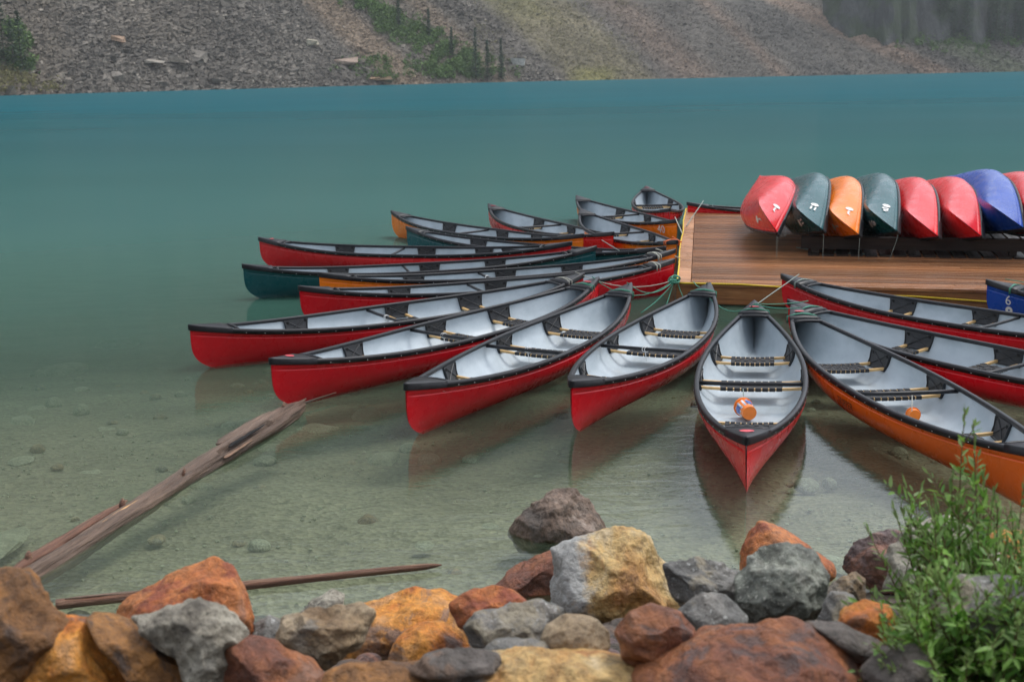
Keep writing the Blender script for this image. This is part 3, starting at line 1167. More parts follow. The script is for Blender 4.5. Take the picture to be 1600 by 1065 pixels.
def hanger_mesh(x, side):
    b = MB()
    nx, nz = 8, 5
    ht = .165
    for layer in range(1):
        outer, inner = [], []
        for i in range(nx + 1):
            for j in range(nz + 1):
                fz = j / nz
                halfw = .165 - .028 * fz ** .5 + (.02 if j == nz else 0) * 0
                xx = x + (2 * i / nx - 1) * halfw
                zt = zs_(xx / (L / 2)) - .012
                zb = SEAT_Z - .028
                z = zt + (zb - zt) * fz
                y = yin(xx, z)
                outer.append((xx, side * (y + .004), z))
                inner.append((xx, side * (y - .016), z))
        n = nz + 1
        m = len(outer)
        vs = outer + inner
        fs = []
        for i in range(nx):
            for j in range(nz):
                q = (i * n + j, i * n + j + 1, (i + 1) * n + j + 1, (i + 1) * n + j)
                fs.append(tuple(m + k for k in (q if side < 0 else q[::-1])))
        for j in range(nz):
            for i in (0, nx):
                q = (i * n + j, i * n + j + 1, m + i * n + j + 1, m + i * n + j)
                fs.append(q if (i == 0) == (side > 0) else q[::-1])
        for i in range(nx):
            q = (i * n + nz, (i + 1) * n + nz, m + (i + 1) * n + nz, m + i * n + nz)
            fs.append(q)
        b.add(vs, fs)

    def onp(xx, z, d): return Vector((xx, side * (yin(xx, z) - d), z))
    zt = zs_(x / (L / 2)) - .012
    zb = SEAT_Z - .028
    # ribs of the moulded bracket
    for (xa, za, xb, zb2) in ((-.10, zt - .02, .10, zb + .035), (.10, zt - .02, -.10, zb + .035), (-.15, zt - .015, -.13, zb + .01), (.15, zt - .015, .13, zb + .01), (-.12, zb + .012, .12, zb + .012)):
        b.tube([onp(x + xa, za, .018), onp(x + (xa + xb) / 2, (za + zb2) / 2, .019), onp(x + xb, zb2, .018)], .006, 5)
    for sx in (-1, 1):
        c = onp(x + sx * .118, zt - .028, .0165)
        b.box(c, (.030, .004, .030), mi=1)
    return b.mesh('seat_hanger', [M_PLASTIC, M_HOLE_SHADE], False)


def thwart_mesh(x):
    b = MB()
    z = zs_(x / (L / 2)) - .028
    w = yin(x, z)
    b.tube([(0, -w, 0), (0, -w * .5, -.004), (0, 0, -.006), (0, w * .5, -.004), (0, w, 0)], .019, 8)
    return b.mesh('thwart', M_VINYL, True), z


def rivet_mesh():
    b = MB()
    for side in (-1, 1):
        for i in range(-12, 13):
            x = i * (L / 2 - .25) / 12.5
            s = x / (L / 2)
            b.box((x, side * (bw_(s) + .016), zs_(s) - .020), (.007, .006, .007))
    return b.mesh('rivets', M_RIVET)


ME = dict(hull=hull_mesh(), liner=liner_mesh(), gl=gunwale_mesh(-1), gr=gunwale_mesh(1), d0=deck_mesh(-1), d1=deck_mesh(1), h0=handle_mesh(-1), h1=handle_mesh(1), riv=rivet_mesh())


def make_canoe(seats, thw, full=True):
    root = thing('canoe', None, 'canoe')
    link('hull', ME['hull'], root)
    link('liner', ME['liner'], root)
    link('gunwale', ME['gl'], root)
    link('gunwale', ME['gr'], root)
    link('deck', ME['d0'], root)
    link('deck', ME['d1'], root)
    link('carry_handle', ME['h0'], root)
    link('carry_handle', ME['h1'], root)
    tag(link('rivets', ME['riv'], root), kind='stuff')
    if full:
        for u in seats:
            x = (u - .5) * L
            dx = .115
            wm = webbing_mesh(x, dx)
            st = link('seat', wm, root)
            st.location = (x, 0, SEAT_Z)
            for s in (-1, 1):
                r = link('rail', rail_mesh(x + s * dx), st)
                r.location = (s * dx, 0, 0)
            for side in (-1, 1):
                link('seat_hanger', hanger_mesh(x, side), root)
        me, z = thwart_mesh((thw - .5) * L)
        t = link('thwart', me, root)
        t.location = ((thw - .5) * L, 0, z)
    index_kids_dirty.append(root)
    return root


index_kids_dirty = []
proto_a = make_canoe((.262, .525, .715), .450)
proto_b = make_canoe((.295, .525, .765), .440)
proto_r = make_canoe((), 0, False)
bpy.context.view_layer.update()
for r in index_kids_dirty:
    index_kids(r)
used = set()
RED = (.74, .006, .018)
RED2 = (.80, .020, .026)
ORANGE = (1.0, .235, .010)
ORANGE2 = (.92, .150, .008)
TEAL = (.004, .085, .098)
BLUE = (.008, .07, .42)
GRP = 'canoes moored in a fan around the dock'
DEX = {}


def new_canoe(proto, col, label, group):
    if proto.name in used:
        o = dup_tree(proto)
    else:
        used.add(proto.name)
        o = proto
    o['label'] = label
    o['category'] = 'canoe'
    o['group'] = group
    hull = ([c for c in KIDS.get(o.name, [])] or [c for c in bpy.data.objects if c.parent == o])
    for c in bpy.data.objects:
        if c.parent == o and c.name.startswith('hull'):
            c.color = (*col, 1)
    return o


TIP = .45


def moor(key, outer, dock, col, label, proto, dy=0.0):
    a, b = P(*outer, TIP), P(*dock, TIP)
    return moor_w(key, a, b, col, label, proto)


def moor_w(key, a, b, col, label, proto):
    d = b - a
    n = float(np.linalg.norm(d[:2]))
    o = new_canoe(proto, col, label, GRP)
    o.location = ((a[0] + b[0]) / 2, (a[1] + b[1]) / 2, 0)
    o.rotation_euler = (rad(random.Random(key).uniform(-1.3, 1.3)), 0, math.atan2(d[1], d[0]))
    o.scale = (n / (L + .03), 1, 1)
    DEX[key] = o
    return o


A_, B_ = proto_a, proto_b
moor('K1', (611, 331), (912, 368), ORANGE, 'orange canoe at the back left of the fan, its left tip over open water', A_)
moor('K2', (763, 320), (959, 365), RED2, 'red canoe behind the long orange one, its far tip pointing up left', B_)
moor('K3', (634, 356), (1040, 388), TEAL, 'short-looking teal canoe wedged between the back orange canoe and a level red one', A_)
moor('K4', (404, 373), (894, 380), RED2, 'red canoe lying level above the long teal one, small sticker on its left deck', A_)
moor('K5', (378, 415.5), (932, 387), TEAL, 'long dark teal canoe whose left end reaches farthest into open water', A_)
moor('K6', (497, 429), (1056, 392), ORANGE, 'orange canoe with only a thin strip of hull showing between teal and red', A_)
moor('K7', (466, 450), (1055, 407), RED, 'red canoe whose tall right bow touches the dock corner', A_)
moor('K8', (294, 511), (912, 429), RED, 'red canoe with the leftmost tip of all, fourth from the bottom of the fan', A_)
moor('K9', (421, 564), (935, 436), RED, 'red canoe whose left end rests above the tip of the driftwood log', A_)
moor('K10', (632, 604), (986, 445), RED, 'red canoe pointing down left, second to the left of the one holding the bucket', A_)
moor('K11', (891, 600), (1109, 445), RED, 'red canoe moored just left of the one holding the orange bucket', A_)
moor('K12', (1168, 689), (1180, 473), RED2, 'red canoe pointing straight at the viewer with an orange bucket inside', A_)


def by_heading(tip, deg, n=L + .03):
    t = P(*tip, TIP)
    a = rad(deg)
    return t + np.array([math.cos(a), math.sin(a), 0]) * n, t


o_, d_ = by_heading((1236, 480), -84, 5.35)
moor_w('K13', o_, d_, ORANGE2, 'large orange canoe at the right, lettering pressed into its side, behind the bush', A_)
o_, d_ = by_heading((1232, 471), -58)
moor_w('K14', o_, d_, RED, 'red canoe right behind the large orange one, cut by the right edge', A_)
o_, d_ = by_heading((1221, 431), -51)
moor_w('K15', o_, d_, RED, 'red canoe moored closest along the front of the dock, under the yellow rope', A_)
o_, d_ = by_heading((1541, 440), -40)
moor_w('K16', o_, d_, BLUE, 'blue canoe at the right edge moored against the dock', A_)
moor('K40', (901, 307), (1059, 345), ORANGE, 'orange canoe with a white 40 on its bow beside the dock edge', B_)
moor('K41', (907, 328), (1058, 378), ORANGE, 'unnumbered orange canoe just below the one marked 40', B_)
moor('K17', (1010, 292), (1047, 328), RED2, 'small-looking red canoe behind the dock corner pointing away from the dock', B_)
a, b = P(1073, 318, TIP), P(1073, 318, TIP) + np.array([5.1, -.55, 0])
moor_w('K18', b, a, RED, 'red canoe mostly hidden behind the back edge of the dock', A_)


for k_ in ('K1', 'K3', 'K4', 'K5', 'K6', 'K7'):
    DEX[k_].scale = (DEX[k_].scale[0], .83 if k_ in ('K3', 'K5', 'K6') else .90, 1)


# lettering and stickers pressed onto the hulls
def text_flat(body, size):
    cu = bpy.data.curves.new('t', 'FONT')
    cu.body = body
    cu.size = size
    cu.resolution_u = 3
    ob = bpy.data.objects.new('t', cu)
    C.objects.link(ob)
    bpy.context.view_layer.update()
    me = bpy.data.meshes.new_from_object(ob)
    v = [tuple(p.co) for p in me.vertices]
    f = [tuple(p.vertices) for p in me.polygons]
    bpy.data.objects.remove(ob)
    bpy.data.meshes.remove(me)
    return v, f


def on_hull(name, v, f, root, x0, z0, side, mat, reverse=False, off=.006, vert=False, label=None):
    """wrap flat shapes onto the hull: their x runs along the boat, their y up"""
    vs = []
    for (x, y, _) in v:
        if vert:
            x, y = -y, x
        xx = x0 + (-x if reverse else x)
        zz = z0 + y
        vs.append((xx, side * (hull_y(xx, zz) + off), zz))
    b = MB()
    b.add(vs, f)
    o = b.build(name, mat, root)
    if label: o['label'] = label
    return o


v, f = text_flat('40', .19)
on_hull('hull_number', v, f, DEX['K40'], L / 2 - .48, .215, -1, M_WHITE, off=.014, label='white number 40')
v, f = text_flat('TRIPPER', .085)
on_hull('hull_lettering', v, f, DEX['K13'], L / 2 - 2.62, .145, 1, M_DARKLET, reverse=True, off=.018, label='dark embossed lettering TRIPPER')
on_hull('hull_lettering', v, f, DEX['K4'], L / 2 - .72, .24, -1, M_FAINT, off=.012, label='faint pale lettering near the bow')
v, f = text_flat('6', .16)
on_hull('hull_number', v, f, DEX['K16'], L / 2 - .24, .22, 1, M_WHITE, reverse=True, label='white numeral 6')


def ring(r0, r1, n=20):
    v = [(r * math.cos(6.2832 * i / n), r * math.sin(6.2832 * i / n), 0) for i in range(n) for r in (r0, r1)]
    return v, [(2 * i, 2 * i + 1, (2 * i + 3) % (2 * n), (2 * i + 2) % (2 * n)) for i in range(n)]


v, f = ring(.012, .045)
on_hull('hull_emblem', v, f, DEX['K16'], L / 2 - .29, .155, 1, M_WHITE, reverse=True, label='white round emblem')
for key, end in (('K4', -1), ('K9', -1), ('K9', 1), ('K12', -1), ('K12', 1), ('K13', 1), ('K17', -1), ('K2', -1)):
    b = MB()
    n = 16
    x = end * (L / 2 - .22)
    z = zs_(abs(x) / (L / 2)) + .037
    b.add([(x + .03 * math.cos(6.2832 * i / n), .052 * math.sin(6.2832 * i / n), z + (.0035 if i % 2 else .003)) for i in range(n)] + [(x, 0, z + .004)], [(i, (i + 1) % n, n) for i in range(n)])
    b.build('deck_sticker', M_STICKER, DEX[key])

# ------------------------------------------------------------------ dock
DZ = .28
fl, fr = P(1057, 441, DZ), P(1600, 453, DZ)
bl = P(1071, 328, DZ)
ux = (fr - fl) / np.linalg.norm(fr - fl)
ang = math.atan2(ux[1], ux[0])
uy = np.array([-ux[1], ux[0], 0])
LEN = 11.0
bl_l = np.array([(bl - fl) @ ux, (bl - fl) @ uy])    # local position of the back left corner
dock = thing('dock', 'wet brown timber dock with plank deck', 'dock', tuple(fl * np.array([1, 1, 0])))
dock.rotation_euler = (0, 0, ang)
pitch = .142
npl = int((bl_l[1] - .04) / pitch)
rp = random.Random(3)
shared = []
for k in range(4):
    b = MB()
    b.box((.5, 0, 0), (1, 1, 1))
    # fine grooves along the board as real ribs
    for g in range(4):
        b.box((.5, -.375 + g * .25, .53), (1, .14, .06))
    shared.append(b.mesh('plank', M_PLANK))


def left_edge(y): return bl_l[0] * y / bl_l[1]


BORD = .19
for k in range(npl):
    y = .03 + pitch * (k + .5)
    x0 = left_edge(y) + BORD
    # boards run in two lengths with a butt joint
    j = x0 + rp.uniform(3.0, 6.5)
    for (xa, xb) in ((x0, j - .004), (j + .004, LEN)):
        o = link('plank', shared[k % 4], dock)
        o.location = (xa, y, DZ - .02 + rp.uniform(-.002, .002))
        o.scale = (xb - xa, pitch - rp.uniform(.012, .022), .038)
b = MB()
x1 = bl_l[0]
b.add([(0, 0, DZ + .006), (BORD - .01, 0, DZ + .006), (x1 + BORD - .01, bl_l[1], DZ + .006), (x1, bl_l[1], DZ + .006),
       (0, 0, DZ - .035), (BORD - .01, 0, DZ - .035), (x1 + BORD - .01, bl_l[1], DZ - .035), (x1, bl_l[1], DZ - .035)],
      [(0, 1, 2, 3), (7, 6, 5, 4), (0, 4, 5, 1), (1, 5, 6, 2), (2, 6, 7, 3), (3, 7, 4, 0)])
b.build('edge_board', M_PLANK, dock)
# fascia boards: front (in lengths), left side, back
xx = -.0
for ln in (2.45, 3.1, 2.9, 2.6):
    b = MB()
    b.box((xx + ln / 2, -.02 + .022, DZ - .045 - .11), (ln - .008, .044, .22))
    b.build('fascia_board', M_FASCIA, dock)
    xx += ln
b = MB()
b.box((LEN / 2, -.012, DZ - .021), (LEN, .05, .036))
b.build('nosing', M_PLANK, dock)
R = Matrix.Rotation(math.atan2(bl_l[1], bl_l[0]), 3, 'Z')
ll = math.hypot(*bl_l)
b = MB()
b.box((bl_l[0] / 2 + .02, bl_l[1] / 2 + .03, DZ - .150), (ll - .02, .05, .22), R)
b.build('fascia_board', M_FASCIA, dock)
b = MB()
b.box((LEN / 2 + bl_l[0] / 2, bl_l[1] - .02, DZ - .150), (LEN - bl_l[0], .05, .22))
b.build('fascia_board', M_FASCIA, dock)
for xp in (.35, 2.9, 5.6, 8.4):
    for yp in (.35, bl_l[1] - .5):
        b = MB()
        b.tube([(xp + left_edge(yp), yp, -2.4), (xp + left_edge(yp), yp, DZ - .05)], .10, 10)
        b.build('post', M_POST, dock)
for yp in (1.4, 3.0, 4.6, 6.2):
    b = MB()
    b.box((LEN / 2 + .3, yp, DZ - .12), (LEN - .8, .08, .15))
    b.build('beam', M_POST, dock)
b = MB()      # dark float box, set forward to stand in for shade below the fascia
b.box((LEN / 2 + .3, bl_l[1] / 2, -.08), (LEN - .5, bl_l[1] - .16, .26))
b.build('float', M_POST, dock)


def dockp(x, y, z):  # dock-local to world
    return fl * np.array([1, 1, 0]) + ux * x + uy * y + np.array([0, 0, z])


# ------------------------------------------------------------------ overturned canoes racked on the dock
RACK = [
    ((1217, 368), (1186, 323), RED2, 'red canoe overturned at the left end of the rack, nearest the open deck', 1),
    ((1290, 363), (1247, 330), TEAL, 'left teal canoe overturned between the red and orange ones on the dock', 2),
    ((1346, 370), (1298, 333), ORANGE, 'overturned orange canoe between the two teal ones on the dock', 3),
    ((1406, 365), (1360, 330), TEAL, 'right teal canoe overturned between orange and red on the dock', 4),
    ((1470, 373), (1421, 334), RED2, 'overturned red canoe directly right of the second teal one', 0),
    ((1538, 373), (1487, 332), RED2, 'overturned red canoe leaning directly left of the blue one', 0),
    ((1604, 360), (1552, 322), BLUE, 'overturned blue canoe on the dock', 0),
    ((1668, 365), (1616, 326), RED2, 'red canoe overturned right of the blue one at the frame edge', 0),
]
RY = 17.5


def emblem_shapes(kind):
    v, f = [], []

    def addp(vv, ff):
        n = len(v)
        v.extend(vv)
        f.extend([tuple(i + n for i in q) for q in ff])
    n = 14
    addp([(.055 * math.cos(6.2832 * i / n), .055 * math.sin(6.2832 * i / n), 0) for i in range(n)] + [(0, 0, 0)], [(i, (i + 1) % n, n) for i in range(n)])

    def stroke(pts, w=.011):
        for (x0, y0), (x1, y1) in zip(pts[:-1], pts[1:]):
            d = math.hypot(x1 - x0, y1 - y0)
            nx, ny = -(y1 - y0) / d * w, (x1 - x0) / d * w
            addp([(x0 + nx, y0 + ny, 0), (x1 + nx, y1 + ny, 0), (x1 - nx, y1 - ny, 0), (x0 - nx, y0 - ny, 0)], [(0, 1, 2, 3)])
    if kind == 2:
        stroke([(.08, .025), (.21, .02)], .012)
        stroke([(.08, -.03), (.21, -.035)], .012)
    elif kind == 4:
        stroke([(.09, .04), (.09, -.03), (.14, -.04), (.15, .03), (.11, .02)], .012)
        stroke([(.18, .04), (.18, -.01), (.22, -.02), (.22, .02)], .012)
    else:
        stroke([(.08, -.01), (.11, .015), (.14, -.01), (.17, .01), (.20, -.005), (.215, .03)], .011)
    return v, f


for (tip, kel, col, label, em) in RACK:
    Yt = RY - .245 * (PY(tip[0], tip[1], RY)[0] - 3.9) * .9
    T = PY(tip[0], tip[1], Yt)
    K = PY(kel[0], kel[1], Yt)
    dn = np.array([K[0] - T[0], 0, K[2] - T[2]])
    dn /= np.linalg.norm(dn)                    # direction of the keel as seen from the tip
    ax_ = Vector((-.20, -1.0, -.008)).normalized()   # local +x points at the viewer
    zc = Vector(-dn)
    zc = (zc - ax_ * zc.dot(ax_)).normalized()
    yc = zc.cross(ax_).normalized()
    M3 = Matrix((ax_, yc, zc)).transposed()
    o = new_canoe(proto_r, col, label, 'canoes overturned on the dock rack')
    o.rotation_mode = 'XYZ'
    loc = Vector(T) - M3 @ Vector((L / 2 + .015, 0, TIP + .02))
    o.location = loc
    o.rotation_euler = M3.to_euler()
    if em:
        v, f = emblem_shapes(em)
        for side in (-1, 1):
            on_hull('hull_emblem', v, f, o, L / 2 - .60, .17, side, M_WHITE, off=.012)

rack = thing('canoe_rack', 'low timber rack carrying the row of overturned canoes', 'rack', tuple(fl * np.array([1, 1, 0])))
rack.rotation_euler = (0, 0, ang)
yf = float((P(1400, 402, DZ) - fl) @ uy)
xl = float((P(1262, 402, DZ) - fl) @ ux)
M_SKID = wood_material('shade_dark_timber', (.012, .010, .009), (.030, .024, .020), (.055, .042, .035), rough=.5)  # timber coloured near black to paint in the shade under the boats
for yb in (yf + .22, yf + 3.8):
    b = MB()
    b.box((xl + 4.2, yb, DZ + .17), (8.6, .14, .17))  # tall section fills the shaded gap below the hulls
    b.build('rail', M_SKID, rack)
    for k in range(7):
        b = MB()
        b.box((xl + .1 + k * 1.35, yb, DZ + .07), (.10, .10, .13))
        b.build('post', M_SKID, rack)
rs = random.Random(4)
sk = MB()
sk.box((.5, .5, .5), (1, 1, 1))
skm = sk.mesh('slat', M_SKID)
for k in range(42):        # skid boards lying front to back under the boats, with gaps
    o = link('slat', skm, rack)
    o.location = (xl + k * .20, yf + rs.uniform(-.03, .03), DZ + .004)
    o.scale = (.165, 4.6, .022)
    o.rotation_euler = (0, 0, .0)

# ------------------------------------------------------------------ ropes
def rope(name, pts, mat, label, r=.006, sag=0.0, loops=None, group=None):
    pts = [Vector(p) for p in pts]
    out = []
    for a, b in zip(pts[:-1], pts[1:]):
        n = 8
        for i in range(n):
            t = i / n
            p = a.lerp(b, t)
            p.z -= sag * 4 * t * (1 - t) * (a - b).length
            p.x += .006 * mn.noise(p * 6)
            out.append(p)
    out.append(pts[-1])
    b = MB()
    b.tube(out, r, 6)
    for lp in (loops or []):
        b.tube(lp, r, 6)
    return tag(b.build(name, mat, None, True), label, 'rope', group)


def tipw(key, end=1, back=.12, dz=.05):
    o = DEX[key]
    a = o.rotation_euler.z
    x = end * (L / 2 - back) * o.scale[0]
    return Vector((o.location.x + math.cos(a) * x, o.location.y + math.sin(a) * x, TIP + dz))


def wraps(key, end=1, back=.30, n=2):
    """turns of line round a deck"""
    o = DEX[key]
    a = o.rotation_euler.z
    res = []
    for k in range(n):
        x = (L / 2 - back - .02 * k)
        s = x / (L / 2)
        w = bw_(s) + .034
        loop = []
        for q in ((-w, -.05), (-w, .02), (-w * .5, .036), (0, .044), (w * .5, .036), (w, .02), (w, -.05)):
            lx = end * (x + (.015 * (1 if k % 2 else -1)) * (q[0] / w)) * o.scale[0]
            loop.append(Vector((o.location.x + math.cos(a) * lx - math.sin(a) * q[0], o.location.y + math.sin(a) * lx + math.cos(a) * q[0], zs_(s) + q[1])))
        res.append(loop)
    return res


knot = Vector(dockp(-.03, -.02, DZ + .03))
kn2 = Vector(dockp(.22, -.04, DZ + .02))
rope('mooring_rope', [knot, tipw('K10')], M_GREENROPE, 'slack green rope from the dock corner to the bow left of it', sag=.10, loops=wraps('K10'))
rope('mooring_rope', [knot, tipw('K9')], M_GREENROPE, 'green rope running lowest from the dock corner past the red bows', sag=.16, loops=wraps('K9'))
rope('mooring_rope', [knot, tipw('K8')], M_WHITEROPE, 'pale thin line tied to the bow above the driftwood canoe', sag=.1, r=.006, loops=wraps('K8'))
rope('mooring_rope', [kn2, tipw('K11')], M_GREENROPE, 'short green rope from the dock corner onto the bow of the canoe beneath it', sag=.05, loops=wraps('K11'))
rope('mooring_rope', [tipw('K11', back=.3, dz=-.02), tipw('K12', back=.3)], M_GREENROPE, 'sagging green rope linking two bows over the dark gap', sag=.12, loops=wraps('K12'))
rope('mooring_rope', [tipw('K12', back=.3), tipw('K14', back=.28)], M_GREENROPE, 'taut green rope from the middle bow to the red bow on the right', sag=.03, loops=wraps('K14'))
rope('mooring_rope', [tipw('K12', back=.3, dz=.03), tipw('K15', back=.25)], M_GREYROPE, 'thin grey-green line slanting up across the dock face', sag=.0, r=.006, loops=wraps('K15', n=2))
rope('mooring_rope', [tipw('K12', back=.35), tipw('K13', back=.26)], M_GREENROPE, 'green rope wound on the bow of the large orange canoe', sag=.05, r=.006, loops=wraps('K13'))
rope('mooring_rope', [Vector(dockp(5.62, -.02, DZ)), tipw('K16', back=.2)], M_GREENROPE, 'green rope wound on the bow of the blue canoe', sag=.02, loops=wraps('K16', n=2))
for k, (dx_, dy_, lb) in enumerate(((-.10, -.35, 'green rope end dropping steeply from the corner knot to the water'), (-.35, -.75, 'green rope slanting left from the corner knot down behind the bow'), (.15, -.22, 'shortest green rope end hanging below the corner knot'))):
    q = Vector(dockp(dx_, dy_, .02))
    rope('mooring_rope', [knot + Vector((.02 * k, 0, 0)), q], M_GREENROPE, lb, sag=.04)
kb = MB()
rk = random.Random(8)
for k in range(7):
    c = knot + Vector((rk.uniform(-.05, .09), rk.uniform(-.05, .03), rk.uniform(-.02, .04)))
    r_ = rk.uniform(.03, .06)
    tl = rk.uniform(0, 3)
    kb.tube([c + Vector((r_ * math.cos(q), r_ * math.sin(q) * math.cos(tl), r_ * math.sin(q) * math.sin(tl))) for q in [i * .6 for i in range(11)]], .010, 6)
tag(kb.build('rope_knot', M_GREENROPE, None, True), 'tangled green knot on the front corner of the dock', 'knot')
rope('edge_rope', [dockp(left_edge(y) - .0 + .01 * (-1) ** int(y * 2), y, DZ + .02) for y in (0, 1.2, 2.6, 3.7, 5.0, 6.5, bl_l[1])], M_YELLOWROPE, 'yellow rope lying along the left edge of the dock', r=.011)
rope('edge_rope', [dockp(x, -.045, DZ + z) for x, z in ((.05, .0), (.8, .0), (1.25, -.02), (1.9, -.07), (2.4, -.10), (2.9, -.10), (3.9, -.15), (4.5, -.17), (5.6, -.14), (7, -.1), (9, -.12))], M_YELLOWROPE, 'yellow rope sagging along the front face of the dock', r=.011)
rope('edge_rope', [dockp(bl_l[0] + x, bl_l[1] + .01, DZ + .02) for x in (0, .7, 1.5, 2.4)], M_YELLOWROPE, 'yellow rope on the back edge of the dock', r=.012)
rope('mooring_rope', [dockp(left_edge(5.6) + .05, 5.6, DZ + .03), tipw('K18', 1, .3)], M_GREYROPE, 'grey line from the dock edge to the canoe behind it', r=.009)
rope('mooring_rope', [dockp(left_edge(1.9), 1.9, DZ + .03), tipw('K6', 1, .3)], M_WHITEROPE, 'white line lashed to the orange bow by the dock edge', r=.009, loops=wraps('K6', n=3) + wraps('K7', n=2))
rope('mooring_rope', [dockp(left_edge(3.6), 3.6, DZ + .03), tipw('K41', 1, .2)], M_ORANGEROPE, 'orange and white line tying the unnumbered orange canoe to the dock', r=.010, loops=wraps('K41', back=.2, n=2))
rope('mooring_rope', [dockp(left_edge(4.6), 4.6, DZ + .03), tipw('K40', 1, .1)], M_WHITEROPE, 'white line tying the canoe marked 40 to the dock', r=.009)
rope('mooring_rope', [P(1030 / 1600 * 1600 - 90, 375, .40), P(968, 392, .40)], M_GREYROPE, 'thin grey line crossing the red bow behind the teal canoe', r=.006)
rope('rope_tag', [dockp(4.45, -.06, DZ - .15), dockp(4.43, -.07, DZ - .22), dockp(4.36, -.07, DZ - .27)], M_ORANGEROPE, 'short red-orange cord hanging from the yellow rope on the dock face', r=.016)
# lines hanging down from the overturned canoes
for k, i in enumerate((0, 1, 2, 3)):
    tip = RACK[i][0]
    Yt = RY - .245 * (PY(tip[0], tip[1], RY)[0] - 3.9) * .9
    T = Vector(PY(tip[0] - 3, tip[1] + 2, Yt))
    rope('rack_line', [T, T + Vector((-.01 - .12 * (k == 3), -.05, -(T.z - DZ - .02)))], M_GREYROPE,
         'thin line hanging from the %s overturned canoe onto the deck' % ('leftmost red', 'left teal', 'orange', 'right teal', 'red one beside teal')[k], r=.003, sag=.09)
T = Vector(dockp(2.35, 2.75, DZ + .015))  # start of the pale curved strip on the deck
rope('rack_line', [T + Vector((-.75, .75, 0)), T + Vector((-.45, .25, 0)), T + Vector((.0, -.05, 0)), T + Vector((.2, -.08, 0))], M_GREYROPE, 'pale curve on the wet deck under the leftmost rack canoe', r=.012)

# bailers ------------------------------------------------------------
M_BUCKET = plain('bucket_orange', (.90, .22, .02), .35, .08, 20)
M_LABEL = plain('bucket_label', (.55, .60, .72), .4, .5, 18)
M_LABELB = plain('bucket_label_blue', (.05, .12, .38), .4, .4, 40)


def bucket(p, d, label, r=.075, hgt=.19, lab=True):
    root = thing('bailer_bucket', label, 'bucket', tuple(p))
    root.rotation_euler = Vector(d).normalized().to_track_quat('Z', 'Y').to_euler()
    b = MB()
    n = 24
    prof = [(r * .80, -hgt / 2), (r, hgt / 2 - .02), (r + .008, hgt / 2 - .02), (r + .008, hgt / 2), (r - .006, hgt / 2), (r * .76, -hgt / 2 + .01)]
    vs = [(q * math.cos(6.2832 * i / n), q * math.sin(6.2832 * i / n), z) for (q, z) in prof for i in range(n)]
    fs = [(k * n + i, k * n + (i + 1) % n, (k + 1) * n + (i + 1) % n, (k + 1) * n + i) for k in range(5) for i in range(n)]
    fs += [tuple(reversed(range(n))), tuple(5 * n + i for i in range(n))]
    b.add(vs, fs)
    b.build('body', M_BUCKET, root, False)
    if lab:
        for (a0, a1, z0, z1, m_, off, nm) in ((-3.0, 3.0, -.05, .06, M_LABEL, .002, 'label'), (-2.6, -1.8, -.03, .04, M_LABELB, .004, 'label_print'), (-.4, .5, -.03, .04, M_LABELB, .004, 'label_print'), (1.5, 2.3, -.03, .04, M_LABELB, .004, 'label_print')):
            b = MB()
            k = 10
            rr = lambda z: r * (.8 + .2 * (z + hgt / 2) / (hgt - .02)) + off
            vs = [(rr(z) * math.cos(a0 + (a1 - a0) * i / k), rr(z) * math.sin(a0 + (a1 - a0) * i / k), z) for z in (z0, z1) for i in range(k + 1)]
            b.add(vs, [(i, i + 1, k + 2 + i, k + 1 + i) for i in range(k)])
            b.build(nm, m_, root)
    return root


pb = P(1166, 640, .10)
db = Vector(P(1153, 628, .12) - P(1178, 652, .10))
bucket(pb, db, 'orange bailer bucket with a printed label lying in the centre canoe')
pb2 = P(1428, 648, .06)
bucket(pb2, (.1, .95, -.15), 'plain orange bailer hanging by a cord in the large orange canoe', r=.055, hgt=.09, lab=False)
rope('bailer_string', [P(1161, 606, .15), P(1162, 624, .17)], M_GREYROPE, 'dark cord between the middle seat and the bucket in the centre canoe', r=.004)
rope('bailer_string', [P(1425, 612, .20), P(1425, 642, .12)], M_WHITEROPE, 'white cord holding the bailer in the large orange canoe', r=.004)
for key, lb in (('K10', 'white loop of cord on the thwart of the canoe right of the driftwood one'), ('K11', 'white loop of cord on the thwart of the canoe left of the bucket one'), ('K9', 'white loop of cord on the thwart of the canoe over the driftwood'),
                ('K8', 'white loop of cord on the thwart of the canoe with the leftmost tip'), ('K6', 'white loop of cord on the thwart of the thin orange canoe')):
    o = DEX[key]
    a = o.rotation_euler.z
    x = (.45 - .5) * L
    c = Vector((o.location.x + math.cos(a) * x, o.location.y + math.sin(a) * x, .262))
    lps = [[c + Vector((.024 * math.cos(q) + math.cos(a + 1.57) * .012 * j, .024 * math.cos(q) * .3 + math.sin(a + 1.57) * .012 * j, .026 * math.sin(q))) for q in [i * .7 for i in range(10)]] for j in (-1, 1)]
    rope('thwart_cord', [c + Vector((0, 0, -.02)), c + Vector((.01, 0, -.12))], M_WHITE, lb, r=.004, loops=lps)

